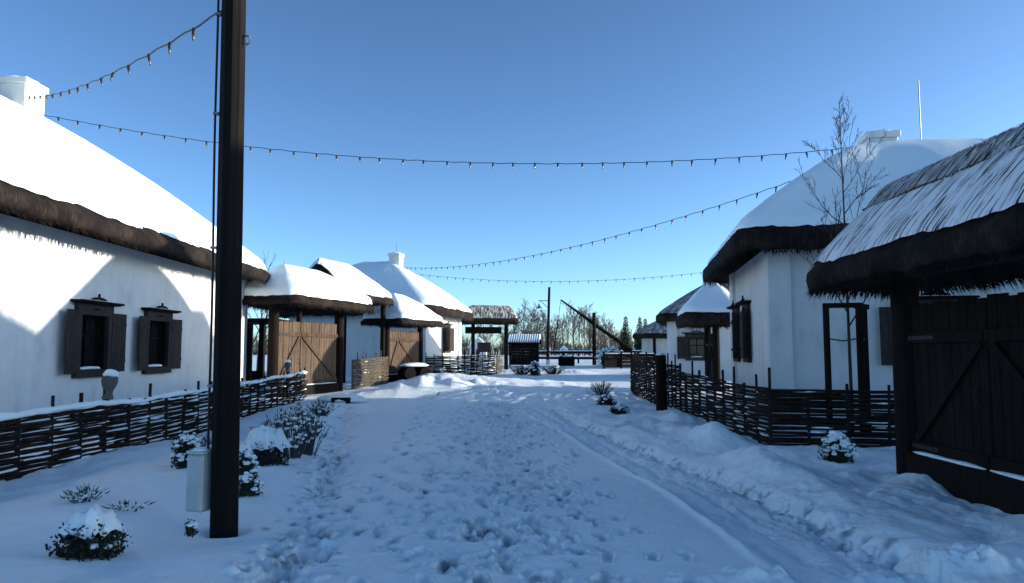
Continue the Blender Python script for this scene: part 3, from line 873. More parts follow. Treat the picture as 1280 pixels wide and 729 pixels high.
for a_, b_2 in (((-.42, -.05), (.06, -.28)), ((.06, -.28), (.34, .12))):
    mb = MB(); mb.tube([sp + Vector((a_[0], a_[1], 1.83)), sp + Vector(((a_[0] + b_2[0]) / 2, (a_[1] + b_2[1]) / 2, 1.78)), sp + Vector((b_2[0], b_2[1], 1.83))], .014, 5); mb.build('tie', 'dry_stem', th)

# trees seen through the gap left of the sunlit gate
for i, (px, Y, h) in enumerate(((312, 34, 4.2), (330, 37, 4.6), (322, 46, 6.0))):
    q = P(px, 450, Y); q.z = bz(0, Y)
    bare_tree('bare_tree', ['thin bare tree seen under the left end of the big gate roof', 'thin bare tree nearest the sunlit planks under the gate roof', 'farther thin bare tree seen below the left house eaves'][i], q, h, .07, 50 + i, 'thin trees behind the big gate', levels=2, nb=(9, 5), rmin=.012)
q = P(316, 440, 29); q.z = bz(0, 29)
th = thing('open_shelter', 'dark post shelter in the yard under the left end of the gate roof', 'shelter', q)
for dx, dy in ((-.7, 0), (.35, 0), (-.7, 1.6), (.35, 1.6)):
    mb = MB(); mb.box(q + Vector((dx, dy, 1.25)), (.2, .2, 2.6)); mb.build('post', 'dark_wood', th)
mb = MB(); mb.box(q + Vector((-.17, .8, 2.62)), (2.2, 2.6, .16)); mb.build('roof', 'dark_wood', th)
mb = MB(); mb.box(q + Vector((-.17, .02, .42)), (.84, .08, .5)); mb.build('rail', 'dark_wood', th)

# far row of trees: four grown kinds, then copies
protos = []
kinds = [('bare_tree', 'tall loose', 9.0, .22, dict(levels=3, nb=(13, 7, 5), spread=.6, rmin=.03, first=.2)),
         ('bare_tree', 'dense round', 7.5, .2, dict(levels=3, nb=(16, 8, 5), spread=.75, rmin=.034, first=.12)),
         ('bare_tree', 'slim birch', 8.6, .15, dict(levels=3, nb=(14, 6, 4), spread=.45, rmin=.028, first=.25))]
far_spots = [(643, 396, 118, 1), (655, 384, 112, 0), (664, 392, 122, 1), (672, 398, 108, 1), (683, 393, 118, 1), (694, 404, 125, 1), (703, 397, 116, 2), (709, 389, 108, 2),
             (716, 386, 114, 0), (723, 388, 110, 2), (730, 384, 116, 2), (738, 396, 120, 1), (748, 400, 112, 1), (757, 399, 118, 0), (766, 408, 122, 1), (632, 402, 125, 1), (776, 414, 126, 1), (560, 405, 125, 0), (610, 404, 128, 1), (600, 402, 122, 2), (690, 400, 128, 0), (736, 390, 124, 0), (668, 388, 126, 0), (752, 402, 126, 2)]
txt = ['loose tall', 'dense bushy', 'slim birch-like']
seen = {}
def where(px):
    marks = [(600, 'seen through the open canopy'), (640, 'at the edge of the open canopy roof'), (662, 'above the plank hut'), (682, 'just left of the far lamp post'), (697, 'just right of the far lamp post'), (712, 'under the tip of the well sweep'), (733, 'under the middle of the well sweep'), (745, 'at the well sweep post'), (765, 'right of the well sweep post'), (999, 'near the conifers')]
    for m, w in marks:
        if px <= m: return w
for i, (px, py, Y, k) in enumerate(far_spots):
    q = P(px, py, Y); gz = bz(0, Y); hh = (q.z - gz) * .93
    if k not in seen:
        kd = kinds[k]
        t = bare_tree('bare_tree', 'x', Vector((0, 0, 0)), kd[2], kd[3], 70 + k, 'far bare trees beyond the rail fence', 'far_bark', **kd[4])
        seen[k] = (t, kd[2])
    else:
        t = copy_tree(seen[k][0])
    s = hh / (seen[k][1] * 1.08)
    t.location = (q.x, Y, gz - .05); t.rotation_euler = (0, 0, i * 2.4); t.scale = (s * (1 + .15 * math.sin(i * 3.1)),) * 2 + (s,)
    t['label'] = '%s leafless tree %s' % (txt[k], where(px))
lab_seen = {}
for o in list(C.objects):
    if o.parent is None and o.get('group') == 'far bare trees beyond the rail fence':
        lab_seen.setdefault(o['label'], []).append(o)
for l, os_ in lab_seen.items():
    if len(os_) > 1:
        os_.sort(key=lambda o: o.location.x / o.location.y)
        if len(os_) == 2:
            os_[0]['label'] = l + ', left of two'; os_[1]['label'] = l + ', right of two'
        else:
            for o, w in zip(os_, ('leftmost of three', 'middle of three', 'rightmost of three')): o['label'] = l + ', ' + w

# distant scrub that reads as one mass
mb = MB(); rr = random.Random(3)
for _ in range(2600):
    x = rr.uniform(-95, 95); y = rr.uniform(136, 160); z = 1.15
    h = rr.uniform(1.5, 4.6) * (.8 + .4 * math.sin(x * .35))
    d = Vector((rr.uniform(-.25, .25), 0, 1))
    mb.tube([(x, y, z - .3), (x + d.x * h * .5, y, z + h * .5), (x + d.x * h, y, z + h)], [.09, .06, .03], 3, cap=False)
    for _k in range(4):
        t = rr.uniform(.25, .9); l = rr.uniform(.5, 1.4)
        mb.tube([(x + d.x * h * t, y, z + h * t), (x + d.x * h * t + rr.uniform(-.6, .6) * l, y, z + h * t + l)], [.05, .02], 3, cap=False)
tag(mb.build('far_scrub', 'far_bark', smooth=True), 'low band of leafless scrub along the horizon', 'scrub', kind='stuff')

# conifers
def conifer_mesh(h, seed):
    rr = random.Random(seed); t = MB(); c = MB()
    t.tube([(0, 0, -.2), (0, 0, h * .5), (0, 0, h)], [.1, .07, .01], 6)
    n = 26
    for i in range(n):
        f = i / n; z = h * (.08 + .9 * f); R = h * .24 * (1 - f) ** .85 + .06
        m = int(9 + 8 * (1 - f))
        for k in range(m):
            a = 6.28 * (k + rr.random()) / m; L = R * rr.uniform(.65, 1.15)
            d = Vector((math.cos(a), math.sin(a), 0)); s = Vector((-d.y, d.x, 0)); w = L * .2 + .04
            p0 = Vector((0, 0, z)); p1 = p0 + d * L * .6 + Vector((0, 0, -.12 * L)); p2 = p0 + d * L + Vector((0, 0, -.38 * L + rr.uniform(-.06, .06)))
            o = len(c.v)
            c.v += [p0 + s * .02, p0 - s * .02, p1 + s * w, p1 - s * w + Vector((0, 0, -.06)), p2]
            c.f += [(o, o + 1, o + 3, o + 2), (o + 2, o + 3, o + 4)]
            for _ in range(3):
                t_ = rr.uniform(.3, .95); q = p0.lerp(p2, t_); e = q + s * rr.choice((-1, 1)) * rr.uniform(.08, .2) + d * .1 + Vector((0, 0, -rr.uniform(.05, .2)))
                o = len(c.v); c.v += [q + Vector((0, 0, .04)), q - Vector((0, 0, .06)), e]; c.f.append((o, o + 1, o + 2))
    return t, c
th0 = thing('conifer_tree', 'x', 'tree', (0, 0, 0), 'conifers beyond the right cottages')
t_, c_ = conifer_mesh(5.5, 8); t_.build('trunk', 'bark', th0); c_.build('crown', 'needle', th0)
for i, (px, py, Y, lab) in enumerate(((782, 393, 78, 'dark conifer standing clear at left of the far cottage, largest of the three'), (799.5, 394, 92, 'small dark conifer tip behind the far cottage roof, left of a pair'), (806.5, 396, 96, 'small dark conifer tip behind the far cottage roof, right of a pair'))):
    t = th0 if i == 0 else copy_tree(th0)
    q = P(px, py, Y); gz = bz(0, Y); s = (q.z - gz) / 5.5
    t.location = (q.x, Y, gz); t.scale = (s, s, s); t.rotation_euler = (0, 0, i * 1.3); t['label'] = lab

# ================================================================== FAR LAMP POST, WELL
lp = P(685, 455, 60); lp.z = bz(0, 60)
th = thing('street_lamp', 'tall dark wooden lamp post with one hanging bell lamp in the distance', 'street lamp', lp)
top = P(687, 359, 60).z - lp.z
mb = MB(); mb.tube([lp, lp + Vector((.04, 0, top * .5)), lp + Vector((.13, 0, top))], [.13, .115, .10], 8); mb.build('pole', 'pole_wood', th)
az = P(680, 376, 60).z - lp.z
mb = MB(); mb.bar(lp + Vector((.1, 0, az)), lp + Vector((-.78, 0, az)), .05, .05); mb.bar(lp + Vector((.1, 0, az - .65)), lp + Vector((-.6, 0, az)), .04, .04); mb.build('arm', 'dark_wood', th)
mb = MB(); mb.tube([lp + Vector((-.7, 0, az)), lp + Vector((-.7, 0, az - .3))], .015, 5)
mb.lathe(lp + Vector((-.7, 0, az - .62)), [(.25, 0), (.22, .06), (.09, .16), (.05, .3), (.03, .34)], 12); mb.build('lamp_shade', 'metal_grey', th)
mb = MB(); mb.box(lp + Vector((-.02, -.15, .2)), (.3, .06, .4)); mb.build('foot_board', 'box_grey', th)

wp = P(743, 455, 59); wp.z = bz(0, 59)
th = thing('well_sweep', 'shadoof well sweep with long slanting beam on a thick forked post', 'well sweep', wp)
wt = P(743, 391, 59).z - wp.z
mb = MB()
for s in (-1, 1): mb.tube([wp + Vector((0, s * .13, -.1)), wp + Vector((0, s * .13, wt))], [.15, .12], 8)
mb.build('post', 'dark_wood', th)
e0, e1 = P(701, 375, 59), P(790, 438, 59)
pv = P(743, 405.5, 59)
mb = MB(); mb.tube([e0, e0.lerp(pv, .5) + Vector((0, 0, .02)), pv, e1], [.06, .10, .14, .16], 8); mb.build('beam', 'dark_wood', th)
mb = MB(); mb.box(e1 + Vector((-.5, 0, .1)), (.8, .35, .45), Matrix.Rotation(rad(35), 3, 'Y')); mb.build('counterweight', 'dark_wood', th)
ro = P(692, 440, 59)
mb = MB(); mb.tube([e0, e0.lerp(ro, .4)], .02, 5); mb.build('rope', 'dry_stem', th)
mb = MB(); mb.tube([e0.lerp(ro, .38), ro], .05, 6); mb.build('pull_rod', 'dark_wood', th)
wb = P(708, 458, 57); wb.z = bz(0, 57)
th = thing('well_box', 'low dark log well casing with snow on its rim below the sweep', 'well', wb)
mb = MB()
for k in range(4):
    for s in (-1, 1):
        mb.tube([wb + Vector((-.6, s * .42, .1 + .17 * k)), wb + Vector((.6, s * .42, .1 + .17 * k))], .088, 7)
        mb.tube([wb + Vector((s * .42, -.6, .185 + .17 * k)), wb + Vector((s * .42, .6, .185 + .17 * k))], .088, 7)
mb.build('casing', 'dark_wood', th)
mb = MB()
for s in (-1, 1):
    mb.tube([wb + Vector((-.6, s * .42, .72)), wb + Vector((0, s * .42, .74)), wb + Vector((.6, s * .42, .72))], .08, 7, flat=.6)
mb.build('snow', 'snow', th, smooth=True)

# far white cottages seen small
for i, (px, Y, w, lab) in enumerate(((598, 95, 2.6, 'tiny white gabled cottage in the distance seen through the open canopy'), (705, 92, .9, 'tiny white well-house far behind the well sweep'))):
    q = P(px, 440, Y); z0 = bz(0, Y); h = 1.5 if i == 0 else 1.1
    th = thing('white_cottage' if i == 0 else 'white_kiosk', lab, 'house' if i == 0 else 'kiosk', (q.x, Y, z0))
    mb = MB(); mb.box((q.x, Y, z0 + h / 2), (w * .8, w, h))
    mb.add([(q.x - w * .4, Y - w / 2, z0 + h), (q.x + w * .4, Y - w / 2, z0 + h), (q.x, Y - w / 2, z0 + h + w * .4)], [(0, 1, 2)])
    mb.build('wall', 'plaster', th)
    mb = MB()
    for s in (-1, 1): mb.bar((q.x + s * w * .26, Y - w * .55, z0 + h + w * .17), (q.x + s * w * .26, Y + w * .5, z0 + h + w * .17), w * .7, .1, (s * .707, 0, .707))
    mb.build('roof', 'snow', th)
    mb = MB(); mb.box((q.x, Y - w * .5 - .02, z0 + h * .5), (w * .2, .06, h * .4)); mb.build('window', 'pane_glass', th)
# notice board
q = P(605, 432, 52); z0 = bz(0, 52)
th = thing('notice_board', 'dark blank notice board on two legs behind the canopy fence', 'notice board', (q.x, 52, z0))
mb = MB(); mb.box((q.x, 52, 1.95), (.95, .06, .68)); mb.build('panel', 'shutter_wood', th)
for s in (-1, 1):
    mb = MB(); mb.box((q.x + s * .42, 52.06, z0 + .85), (.09, .07, 1.9)); mb.build('leg', 'dark_wood', th)

# ================================================================== SMALL THINGS
# clay jug upside down on a stake
jp = P(141, 499, 10.95); jp.x = -5.94
def jug(label, p, s, tilt=0.0):
    th = thing('clay_jug', label, 'jug', p, 'clay jugs on fence stakes')
    prof = [(.075, 0), (.085, .015), (.078, .04), (.062, .09), (.066, .13), (.10, .20), (.118, .27), (.112, .33), (.085, .38), (.06, .40)]
    xf = Matrix.Translation(p) @ Matrix.Rotation(tilt, 4, 'Y')
    mb = MB(); mb.lathe((0, 0, 0), [(r * s, z * s) for r, z in prof], 22); mb.build('body', 'clay', th, smooth=True, xf=xf)
    mb = MB(); mb.blob((0, 0, .385 * s), (.11 * s, .11 * s, .075 * s), 14, 5, .2, -.55); mb.build('snow', 'snow', th, smooth=True, xf=xf)
    mb = MB(); mb.tube([(0, 0, -.7), (0, 0, .15)], .032, 7); mb.build('peg', 'withy', th, xf=xf)
jug('grey clay jug capped with snow upside down on the left fence', jp, .95, rad(5))
q = P(321, 465, 20.5); jug('small dark clay jug on the far end of the left fence by the big gate', Vector((-6.22, 20.6, bz(0, 20.6) + .95)), .75)

# bench on logs
q = P(518, 479, 33); q.z = bz(0, 33) + .02
th = thing('log_bench', 'low bench of a plank on two log rounds under thick snow by the small gate', 'bench', q)
xf = xform(q, rad(30))
for s in (-1, 1):
    mb = MB(); mb.tube([(s * .36, -.42, .25), (s * .36, .42, .25)], [.27, .27], 16); mb.build('log', 'dark_wood', th, xf=xf)
mb = MB(); mb.box((0, 0, .545), (1.3, .5, .07), bev=.02); pl = mb.build('seat', 'dark_wood', th, xf=xf)
mb = MB(); mb.blob((0, 0, .56), (.72, .36, .16), 18, 4, .12, -.05); mb.build('snow', 'snow', pl, xf=xf, smooth=True)
# drain board at left edge
q = G(426, 506)
th = thing('drain_board', 'short dark timber drain edge poking from the snow left of the street', 'drain', q)
mb = MB(); mb.box(q + Vector((0, 0, .06)), (.55, .12, .16), bev=.02); mb.build('board', 'dark_wood', th)
mb = MB(); mb.blob(q + Vector((-.05, .35, .06)), (.7, .4, .17), 16, 7, .3, -.2); mb.build('snow', 'snow', th, smooth=True)

# ------------------------------------------------------------------ plants
def leaf_cloud(mb, c, r, n, size, rr, shell=.55, top=1.0, droop=0):
    for _ in range(n):
        while True:
            d = Vector((rr.uniform(-1, 1), rr.uniform(-1, 1), rr.uniform(-.5, 1)))
            if .05 < d.length < 1: break
        d = d.normalized() * (shell + (1 - shell) * rr.random()) * (1 + .25 * mnoise.noise(d * 2.5 + Vector(c)))
        p = Vector(c) + Vector((d.x * r[0], d.y * r[1], max(d.z, -.35) * r[2]))
        a = Vector((rr.uniform(-1, 1), rr.uniform(-1, 1), rr.uniform(-.3, 1))).normalized() * size * rr.uniform(.6, 1.5)
        b = a.cross(Vector((rr.uniform(-1, 1), rr.uniform(-1, 1), rr.uniform(-1, 1)))); b = b.normalized() * size * .35
        o = len(mb.v); mb.v += [p - a * .5, p + b, p + a * .5, p - b]; mb.f.append((o, o + 1, o + 2, o + 3))
def snow_bits(mb, c, r, n, s, rr, zlo=.1):
    for _ in range(n):
        a = rr.uniform(0, 6.28); h = rr.uniform(zlo, 1.0); q = math.sqrt(max(0, 1 - h * h)) * rr.uniform(.6, 1.0)
        p = Vector(c) + Vector((math.cos(a) * q * r[0], math.sin(a) * q * r[1], h * r[2] * rr.uniform(.85, 1.05)))
        k = s * rr.uniform(.5, 1.5)
        mb.blob(p, (k, k * rr.uniform(.7, 1.2), k * .55), 7, rr.randrange(50), .35)
def shrub(name, label, p, r, n, size, cap=None, bits=0, bit_s=.03, seed=0, leaf='leaf', twigs=12, cat='shrub', group=None, zlo=.1):
    rr = random.Random(seed); p = Vector(p)
    th = thing(name, label, cat, p, group)
    c = p + Vector((0, 0, r[2] * .35))
    mb = MB(); mb.blob(c, (r[0] * .55, r[1] * .55, r[2] * .55), 16, seed, .5, -.5, 2.5); leaf_cloud(mb, c, r, n, size, rr); mb.build('foliage', leaf, th)
    mb = MB()
    for _ in range(twigs):
        a = rr.uniform(0, 6.28); q = rr.uniform(.4, 1.05)
        mb.tube([p, p + Vector((math.cos(a) * q * r[0] * .5, math.sin(a) * q * r[1] * .5, r[2] * .6)), p + Vector((math.cos(a) * q * r[0], math.sin(a) * q * r[1], r[2] * (1.35 - .35 * q)))], [.008, .006, .003], 4)
    mb.build('stem', 'dry_stem', th)
    sn = MB()
    if cap:
        n_ = 30; rows = 12; o = len(sn.v)
        cc_ = c + Vector((0, 0, cap[2]))
        for i in range(rows + 1):
            f = i / rows
            for k in range(n_):
                a = 6.28318 * k / n_
                edge = cap[0] * (1 + .55 * mnoise.noise(Vector((math.cos(a) * 2.2, math.sin(a) * 2.2, seed))) + .15 * mnoise.noise(Vector((math.cos(a) * 6, math.sin(a) * 6, seed + 3))))
                R = edge * f; zz = cap[1] * (1 - 1.15 * f ** 2.4) + .07 * mnoise.noise(Vector((R * math.cos(a) * 4, R * math.sin(a) * 4, seed))) + .05 * f * mnoise.noise(Vector((R * math.cos(a) * 9, R * math.sin(a) * 9, seed)))
                sn.v.append(cc_ + Vector((math.cos(a) * R * r[0], math.sin(a) * R * r[1], zz)))
        for i in range(rows):
            for k in range(n_):
                k2 = (k + 1) % n_; sn.f.append((o + i * n_ + k, o + (i + 1) * n_ + k, o + (i + 1) * n_ + k2, o + i * n_ + k2))
    if bits: snow_bits(sn, c, r, bits, bit_s, rr, zlo)
    if sn.v: sn.build('snow', 'snow', th, smooth=True)
    return th
def grass_tuft(name, label, p, n, h, spread, seed, bits=30, leaf='frost_leaf', cat='plant', group=None, w=.006, bit_s=.014):
    rr = random.Random(seed); p = Vector(p)
    th = thing(name, label, cat, p, group)
    mb = MB(); sn = MB()
    for _ in range(n):
        a = rr.uniform(0, 6.28); q = rr.random() ** .7; L = h * rr.uniform(.6, 1.1)
        b0 = p + Vector((math.cos(a) * q * spread * .35, math.sin(a) * q * spread * .35, -.02))
        tip = p + Vector((math.cos(a) * q * spread, math.sin(a) * q * spread, L * (1 - .35 * q)))
        md = b0.lerp(tip, .55) + Vector((0, 0, L * .08))
        mb.tube([b0, md, tip], [w, w * .9, w * .4], 3, cap=False)
        for _k in range(3):
            t = rr.uniform(.35, 1); g = md.lerp(tip, (t - .35) / .65)
            d = (tip - md).normalized() * .05 + Vector((rr.uniform(-.03, .03), rr.uniform(-.03, .03), .01))
            mb.tube([g, g + d], [w * .9, w * .3], 3, cap=False)
        if rr.random() < bits / n:
            g = md.lerp(tip, rr.random()); k = bit_s * rr.uniform(.6, 1.8); sn.blob(g, (k, k, k * .7), 6, rr.randrange(40), .3)
    mb.build('stems', leaf, th)
    if sn.v: sn.build('snow', 'snow', th, smooth=True)
    return th
def gp(px, py): 
    g = G(px, py); return g
shrub('low_shrub', 'dark rounded shrub under a white snow dome at the bottom left', gp(112, 712), (.25, .23, .22), 2000, .032, cap=(.78, .14, .12), bits=22, bit_s=.028, seed=3, zlo=.0)
shrub('dwarf_conifer', 'small snow-flecked conifer beside the grey box left of the pole', gp(232, 596), (.19, .18, .34), 1500, .03, bits=90, bit_s=.03, seed=5, zlo=-.1)
grass_tuft('herb_tuft', 'thin pale twiggy tuft just right of the small conifer behind the box', gp(252, 586), 90, .36, .3, 44, 60)
shrub('round_bush', 'dark box bush under a smooth snow mound right of the pole', gp(330, 589), (.33, .30, .30), 2400, .032, cap=(.86, .24, .16), seed=6)
shrub('dwarf_conifer', 'low snowy conifer half hidden behind the right side of the pole', gp(305, 612), (.15, .15, .28), 800, .03, bits=70, bit_s=.032, seed=7)
shrub('dwarf_shrub', 'small snow-dotted shrub at the right foot of the pole', gp(309, 632), (.15, .14, .16), 500, .03, bits=35, bit_s=.03, seed=8)
for i, (px, py, h, s, lab) in enumerate(((365, 578, .62, .4, 'tall spiky lavender clump nearest the trampled street edge'), (385, 572, .66, .42, 'largest spiky frosted clump right of the round bush'), (352, 548, .5, .4, 'frosted spiky clump behind the round bush by the fence'), (375, 535, .5, .45, 'middle frosted clump in the bed below the big gate'), (400, 522, .42, .5, 'far frosted clump where the left bed narrows'), (333, 552, .4, .35, 'low frosted tuft right behind the pole'), (390, 545, .45, .4, 'frosted clump along the street edge behind the largest one'))):
    grass_tuft('lavender_clump', lab, gp(px, py), 64, h * (.8 + .06 * (i * 5 % 6)), s * .8, 60 + i, 45, group='frosted lavender in the left bed', bit_s=.024, w=.009, cat='plant')
grass_tuft('herb_tuft', 'low thin twiggy tuft above the domed shrub at lower left', gp(105, 642), 40, .14, .22, 71, 40, bit_s=.016)
grass_tuft('dry_sprig', 'nearly buried dark sprig right of the domed shrub', gp(160, 650), 16, .05, .2, 72, 14, 'leaf')
shrub('tiny_plant', 'tiny snow-capped sprig left of the pole foot', gp(238, 684), (.055, .055, .10), 90, .03, bits=10, bit_s=.022, seed=9, twigs=4)
shrub('dwarf_conifer', 'snow-crusted small conifer in front of the right wattle fence', gp(1047, 577), (.26, .22, .32), 1200, .035, bits=110, bit_s=.045, seed=10, zlo=.0)
grass_tuft('herb_tuft', 'frosted tuft farthest along the right street edge', gp(752, 494), 110, .5, .5, 81, 30, 'leaf', bit_s=.03)
shrub('low_shrub', 'dark small shrub in snow, middle of three by the right street edge', gp(757, 506), (.3, .25, .2), 500, .05, bits=14, bit_s=.05, seed=12)
shrub('low_shrub', 'dark shrub nearest the thick short post on the right edge', gp(774, 518), (.27, .22, .19), 500, .05, cap=(.7, .07, .09), bits=12, bit_s=.04, seed=13)
q = P(668, 474, 40); q.z = bz(0, 40)
shrub('dwarf_conifer', 'small snowy conifer alone in the middle of the far street', q, (.36, .36, .62), 900, .06, bits=70, bit_s=.06, seed=14)
for i, (px, Y, lab) in enumerate(((652, 41, 'twiggy dark clump left of the lone far conifer'), (692, 41.5, 'twiggy dark clump right of the lone far conifer'), (560, 36, 'twiggy clump below the far wattle fence'))):
    q = P(px, 470, Y); q.z = bz(0, Y); grass_tuft('dry_clump', lab, q, 120, .55, .8, 90 + i, 20, 'leaf', w=.012, bit_s=.05)
q = P(763, 445, 57); q.z = bz(0, 57)
shrub('snowy_bush', 'twiggy bush flecked with snow beneath the well sweep beam', q, (1.3, .8, 1.1), 700, .12, bits=120, bit_s=.1, seed=15, twigs=40)

# ================================================================== GROUND
def pline(pxs): return [(G(a, b).x, G(a, b).y) for a, b in pxs]
LEFT_EDGE = [(-1.35, 3.2)] + pline([(345, 725), (385, 660), (408, 600), (420, 555), (432, 508)])
RIGHT_CLOD = pline([(1110, 690), (1000, 637), (900, 590), (800, 556), (725, 527), (690, 507)])
RUT = [(2.3, 3.5)] + pline([(990, 729), (900, 660), (840, 620), (760, 572), (690, 532), (645, 508)])
DRIFT = pline([(830, 535), (880, 552), (960, 588), (1040, 622), (1220, 700)])
def dist_line(X, Y, line):
    best = np.full(X.shape, 1e9); side = np.zeros(X.shape)
    for (ax, ay), (bx_, by) in zip(line[:-1], line[1:]):
        dx, dy = bx_ - ax, by - ay; L2 = dx * dx + dy * dy
        t = np.clip(((X - ax) * dx + (Y - ay) * dy) / L2, 0, 1)
        ex, ey = X - ax - t * dx, Y - ay - t * dy
        d = np.hypot(ex, ey); cr = dx * (Y - ay) - dy * (X - ax)
        m = d < best; best = np.where(m, d, best); side = np.where(m, np.sign(cr), side)
    return best, side
ys = [-60, -30, -15, -8, -4, -1, 1, 2.2, 3.2, 3.8]
y = 4.2
while y < 60: ys.append(y); y += max(.018, .00030 * y * y)
while y < 420: ys.append(y); y *= 1.06
xs = list(-np.geomspace(8, 400, 40)[::-1]) + list(np.arange(-7.98, 7.99, .0165)) + list(np.geomspace(8, 400, 40))
ys = np.array(ys); xs = np.array(xs)
X, Y = np.meshgrid(xs, ys)
Z = base_z(X, Y)
near = np.clip((70 - Y) / 40, 0, 1)
Z += .10 * fbm(X / 3.5, Y / 3.5, 3, 1) * near * np.clip((27 - Y) / 6, .25, 1)
sel = np.clip((8 - np.abs(X)) / .6, 0, 1) * (Y > 0) * np.clip((24.5 - Y) / 5, 0, 1)
dl, sl_ = dist_line(X, Y, LEFT_EDGE)
dc, sc_ = dist_line(X, Y, RIGHT_CLOD)
dr, sr_ = dist_line(X, Y, RUT)
dd, sd_ = dist_line(X, Y, DRIFT)
# left bed a little above the street
leftbed = np.where(sl_ > 0, np.clip(dl / .7, 0, 1), 0) * np.clip((25 - Y) / 4, 0, 1) * np.clip((9 - np.abs(X)) / 2, 0, 1)
Z += .10 * leftbed + leftbed * .05 * fbm(X / .7, Y / .7, 3, 5)
# smooth packed lane just left of the rut; a small lip along it
lane = np.where(sr_ > 0, np.exp(-((dr - .8) / .75) ** 2), 0) * sel
Z += np.exp(-(dr / .05) ** 2) * .04 * sel * (1 + .6 * vnoise(X * 3, Y * 3, 9))
between = np.where(sr_ < 0, np.clip(dr / .15, 0, 1), 0) * np.where(sc_ > 0, 1, np.clip(1 - dc / .2, 0, 1)) * sel
Z += between * (-.075 + .05 * fbm(X / .16, Y / .3, 3, 12))
# ruts between
for off in (.25, .55):
    Z -= np.where(sr_ < 0, np.exp(-((dr - off) / .07) ** 2), 0) * .055 * sel * (.6 + vnoise(X * 2, Y * 2, 14))
# lugs of tyre tread across the ruts
for off in (.25, .55):
    Z += np.where(sr_ < 0, np.exp(-((dr - off) / .09) ** 2), 0) * .010 * np.sin(Y * 52 + X * 20) * sel
# right verge
verge = np.where(sc_ < 0, np.clip(dc / .5, 0, 1), 0) * (X > 0) * sel
Z += verge * (.06 + .13 * fbm(X / .62, Y / .75, 4, 21))
Z += np.exp(-((dd + .10 * vnoise(X * 1.5, Y * 1.5, 2)) / .35) ** 2) * (.13 + .09 * vnoise(X * 1.1, Y * 1.1, 31)) * sel
# drift hollow by the fence corner
for (px, py, r, a) in ((915, 566, .45, -.22), (895, 556, .35, .20), (940, 585, .4, .16), (845, 528, .35, .15)):
    g = G(px, py); Z += a * np.exp(-(((X - g.x) / r) ** 2 + ((Y - g.y) / (r * 1.8)) ** 2))
# general fine lumps
street = np.clip(1 - leftbed - verge, 0, 1) * sel
Z += .016 * fbm(X / .20, Y / .22, 4, 41) * np.maximum(sel, .10 * (np.abs(X) < 8) * (Y < 40)) * (1 - .8 * lane)
rr = random.Random(77)
Tone = np.zeros_like(Z)
def stamp(cx, cy, ang, a, b, dep, rim, shape=3.0, stamp_tone=0.0):
    R = max(a, b) * 1.9
    i0, i1 = np.searchsorted(xs, [cx - R, cx + R]); j0, j1 = np.searchsorted(ys, [cy - R, cy + R])
    if i1 - i0 < 2 or j1 - j0 < 1: return
    xx = X[j0:j1, i0:i1] - cx; yy = Y[j0:j1, i0:i1] - cy
    ca, sa = math.cos(ang), math.sin(ang)
    u = (xx * ca + yy * sa) / a; v = (-xx * sa + yy * ca) / b
    q = np.sqrt(u * u + v * v)
    if stamp_tone > 0: Tone[j0:j1, i0:i1] = np.maximum(Tone[j0:j1, i0:i1], stamp_tone * np.clip(1.25 - q + .5 * fbm((xx + cx) * 18, (yy + cy) * 18, 2, 3), 0, 1))
    Z[j0:j1, i0:i1] += -dep * (1 / (1 + np.exp(np.clip((q - 1) * (14 if shape == 3.0 else shape), -40, 40)))) + rim * np.exp(-((q - 1.25) / .22) ** 2)
def boot(x, y, an, dp_):
    c_, s_ = math.cos(an), math.sin(an)
    f_ = 1 if rr.random() < .7 else -1
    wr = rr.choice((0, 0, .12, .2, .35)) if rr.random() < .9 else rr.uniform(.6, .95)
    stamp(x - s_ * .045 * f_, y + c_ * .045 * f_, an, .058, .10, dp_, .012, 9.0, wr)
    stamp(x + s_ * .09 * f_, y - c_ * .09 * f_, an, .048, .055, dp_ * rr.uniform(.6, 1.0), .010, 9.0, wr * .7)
# trodden path up the middle: spine points in picture terms, converted to ground
spine = [G(660, 728), G(655, 650), G(640, 590), G(632, 545), G(628, 515), G(632, 495)]
def along(sp, t):
    f = t * (len(sp) - 1); i = min(int(f), len(sp) - 2); return sp[i].lerp(sp[i + 1], f - i)
ts_, _s = dist_line(X, Y, [(v.x, v.y) for v in spine] )
trod = np.exp(-(ts_ / .75) ** 2) * sel
Z += trod * (-.015 + .022 * fbm(X / .22, Y / .085, 3, 71) + .02 * fbm(X / .4, Y / .3, 3, 73))
for k in range(700):
    t = rr.random() ** .8
    p = along(spine, t) if rr.random() < .85 else along(spine, t) + Vector((-.9, 0, 0))
    x = p.x + rr.gauss(0, .42); yy = p.y + rr.uniform(-1, 1)
    if yy < 4.2: yy = rr.uniform(4.3, 6)
    if yy > 22.5: continue
    an = rr.gauss(.08, .3); dp_ = rr.uniform(.012, .04); boot(x, yy, an, dp_)
# separate walking lines, left and right
for (pa, pb_) in ((G(470, 728), G(560, 520)), (G(430, 690), G(530, 500)), (G(540, 728), G(585, 505)), (G(800, 728), G(690, 530)), (G(760, 728), G(668, 540)), (G(505, 640), G(590, 510)), (G(880, 728), G(780, 640)), (G(450, 640), G(545, 497))):
    n = int((pb_ - pa).length / .62)
    for k in range(n):
        p = pa.lerp(pb_, k / n); s = 1 if k % 2 else -1
        d = (pb_ - pa).normalized()
        boot(p.x + s * .11 * d.y + rr.gauss(0, .05), p.y - s * .11 * d.x + rr.gauss(0, .06), math.atan2(d.y, d.x) - math.pi / 2 + s * -.15, rr.uniform(.02, .05))
for (px, py) in ((715, 615), (740, 655), (610, 660), (605, 695), (480, 690), (560, 705), (725, 690), (755, 725)):
    g = G(px, py); stamp(g.x, g.y, rr.gauss(0, .4), .065, .10, .06, .02, 9.0, .95)
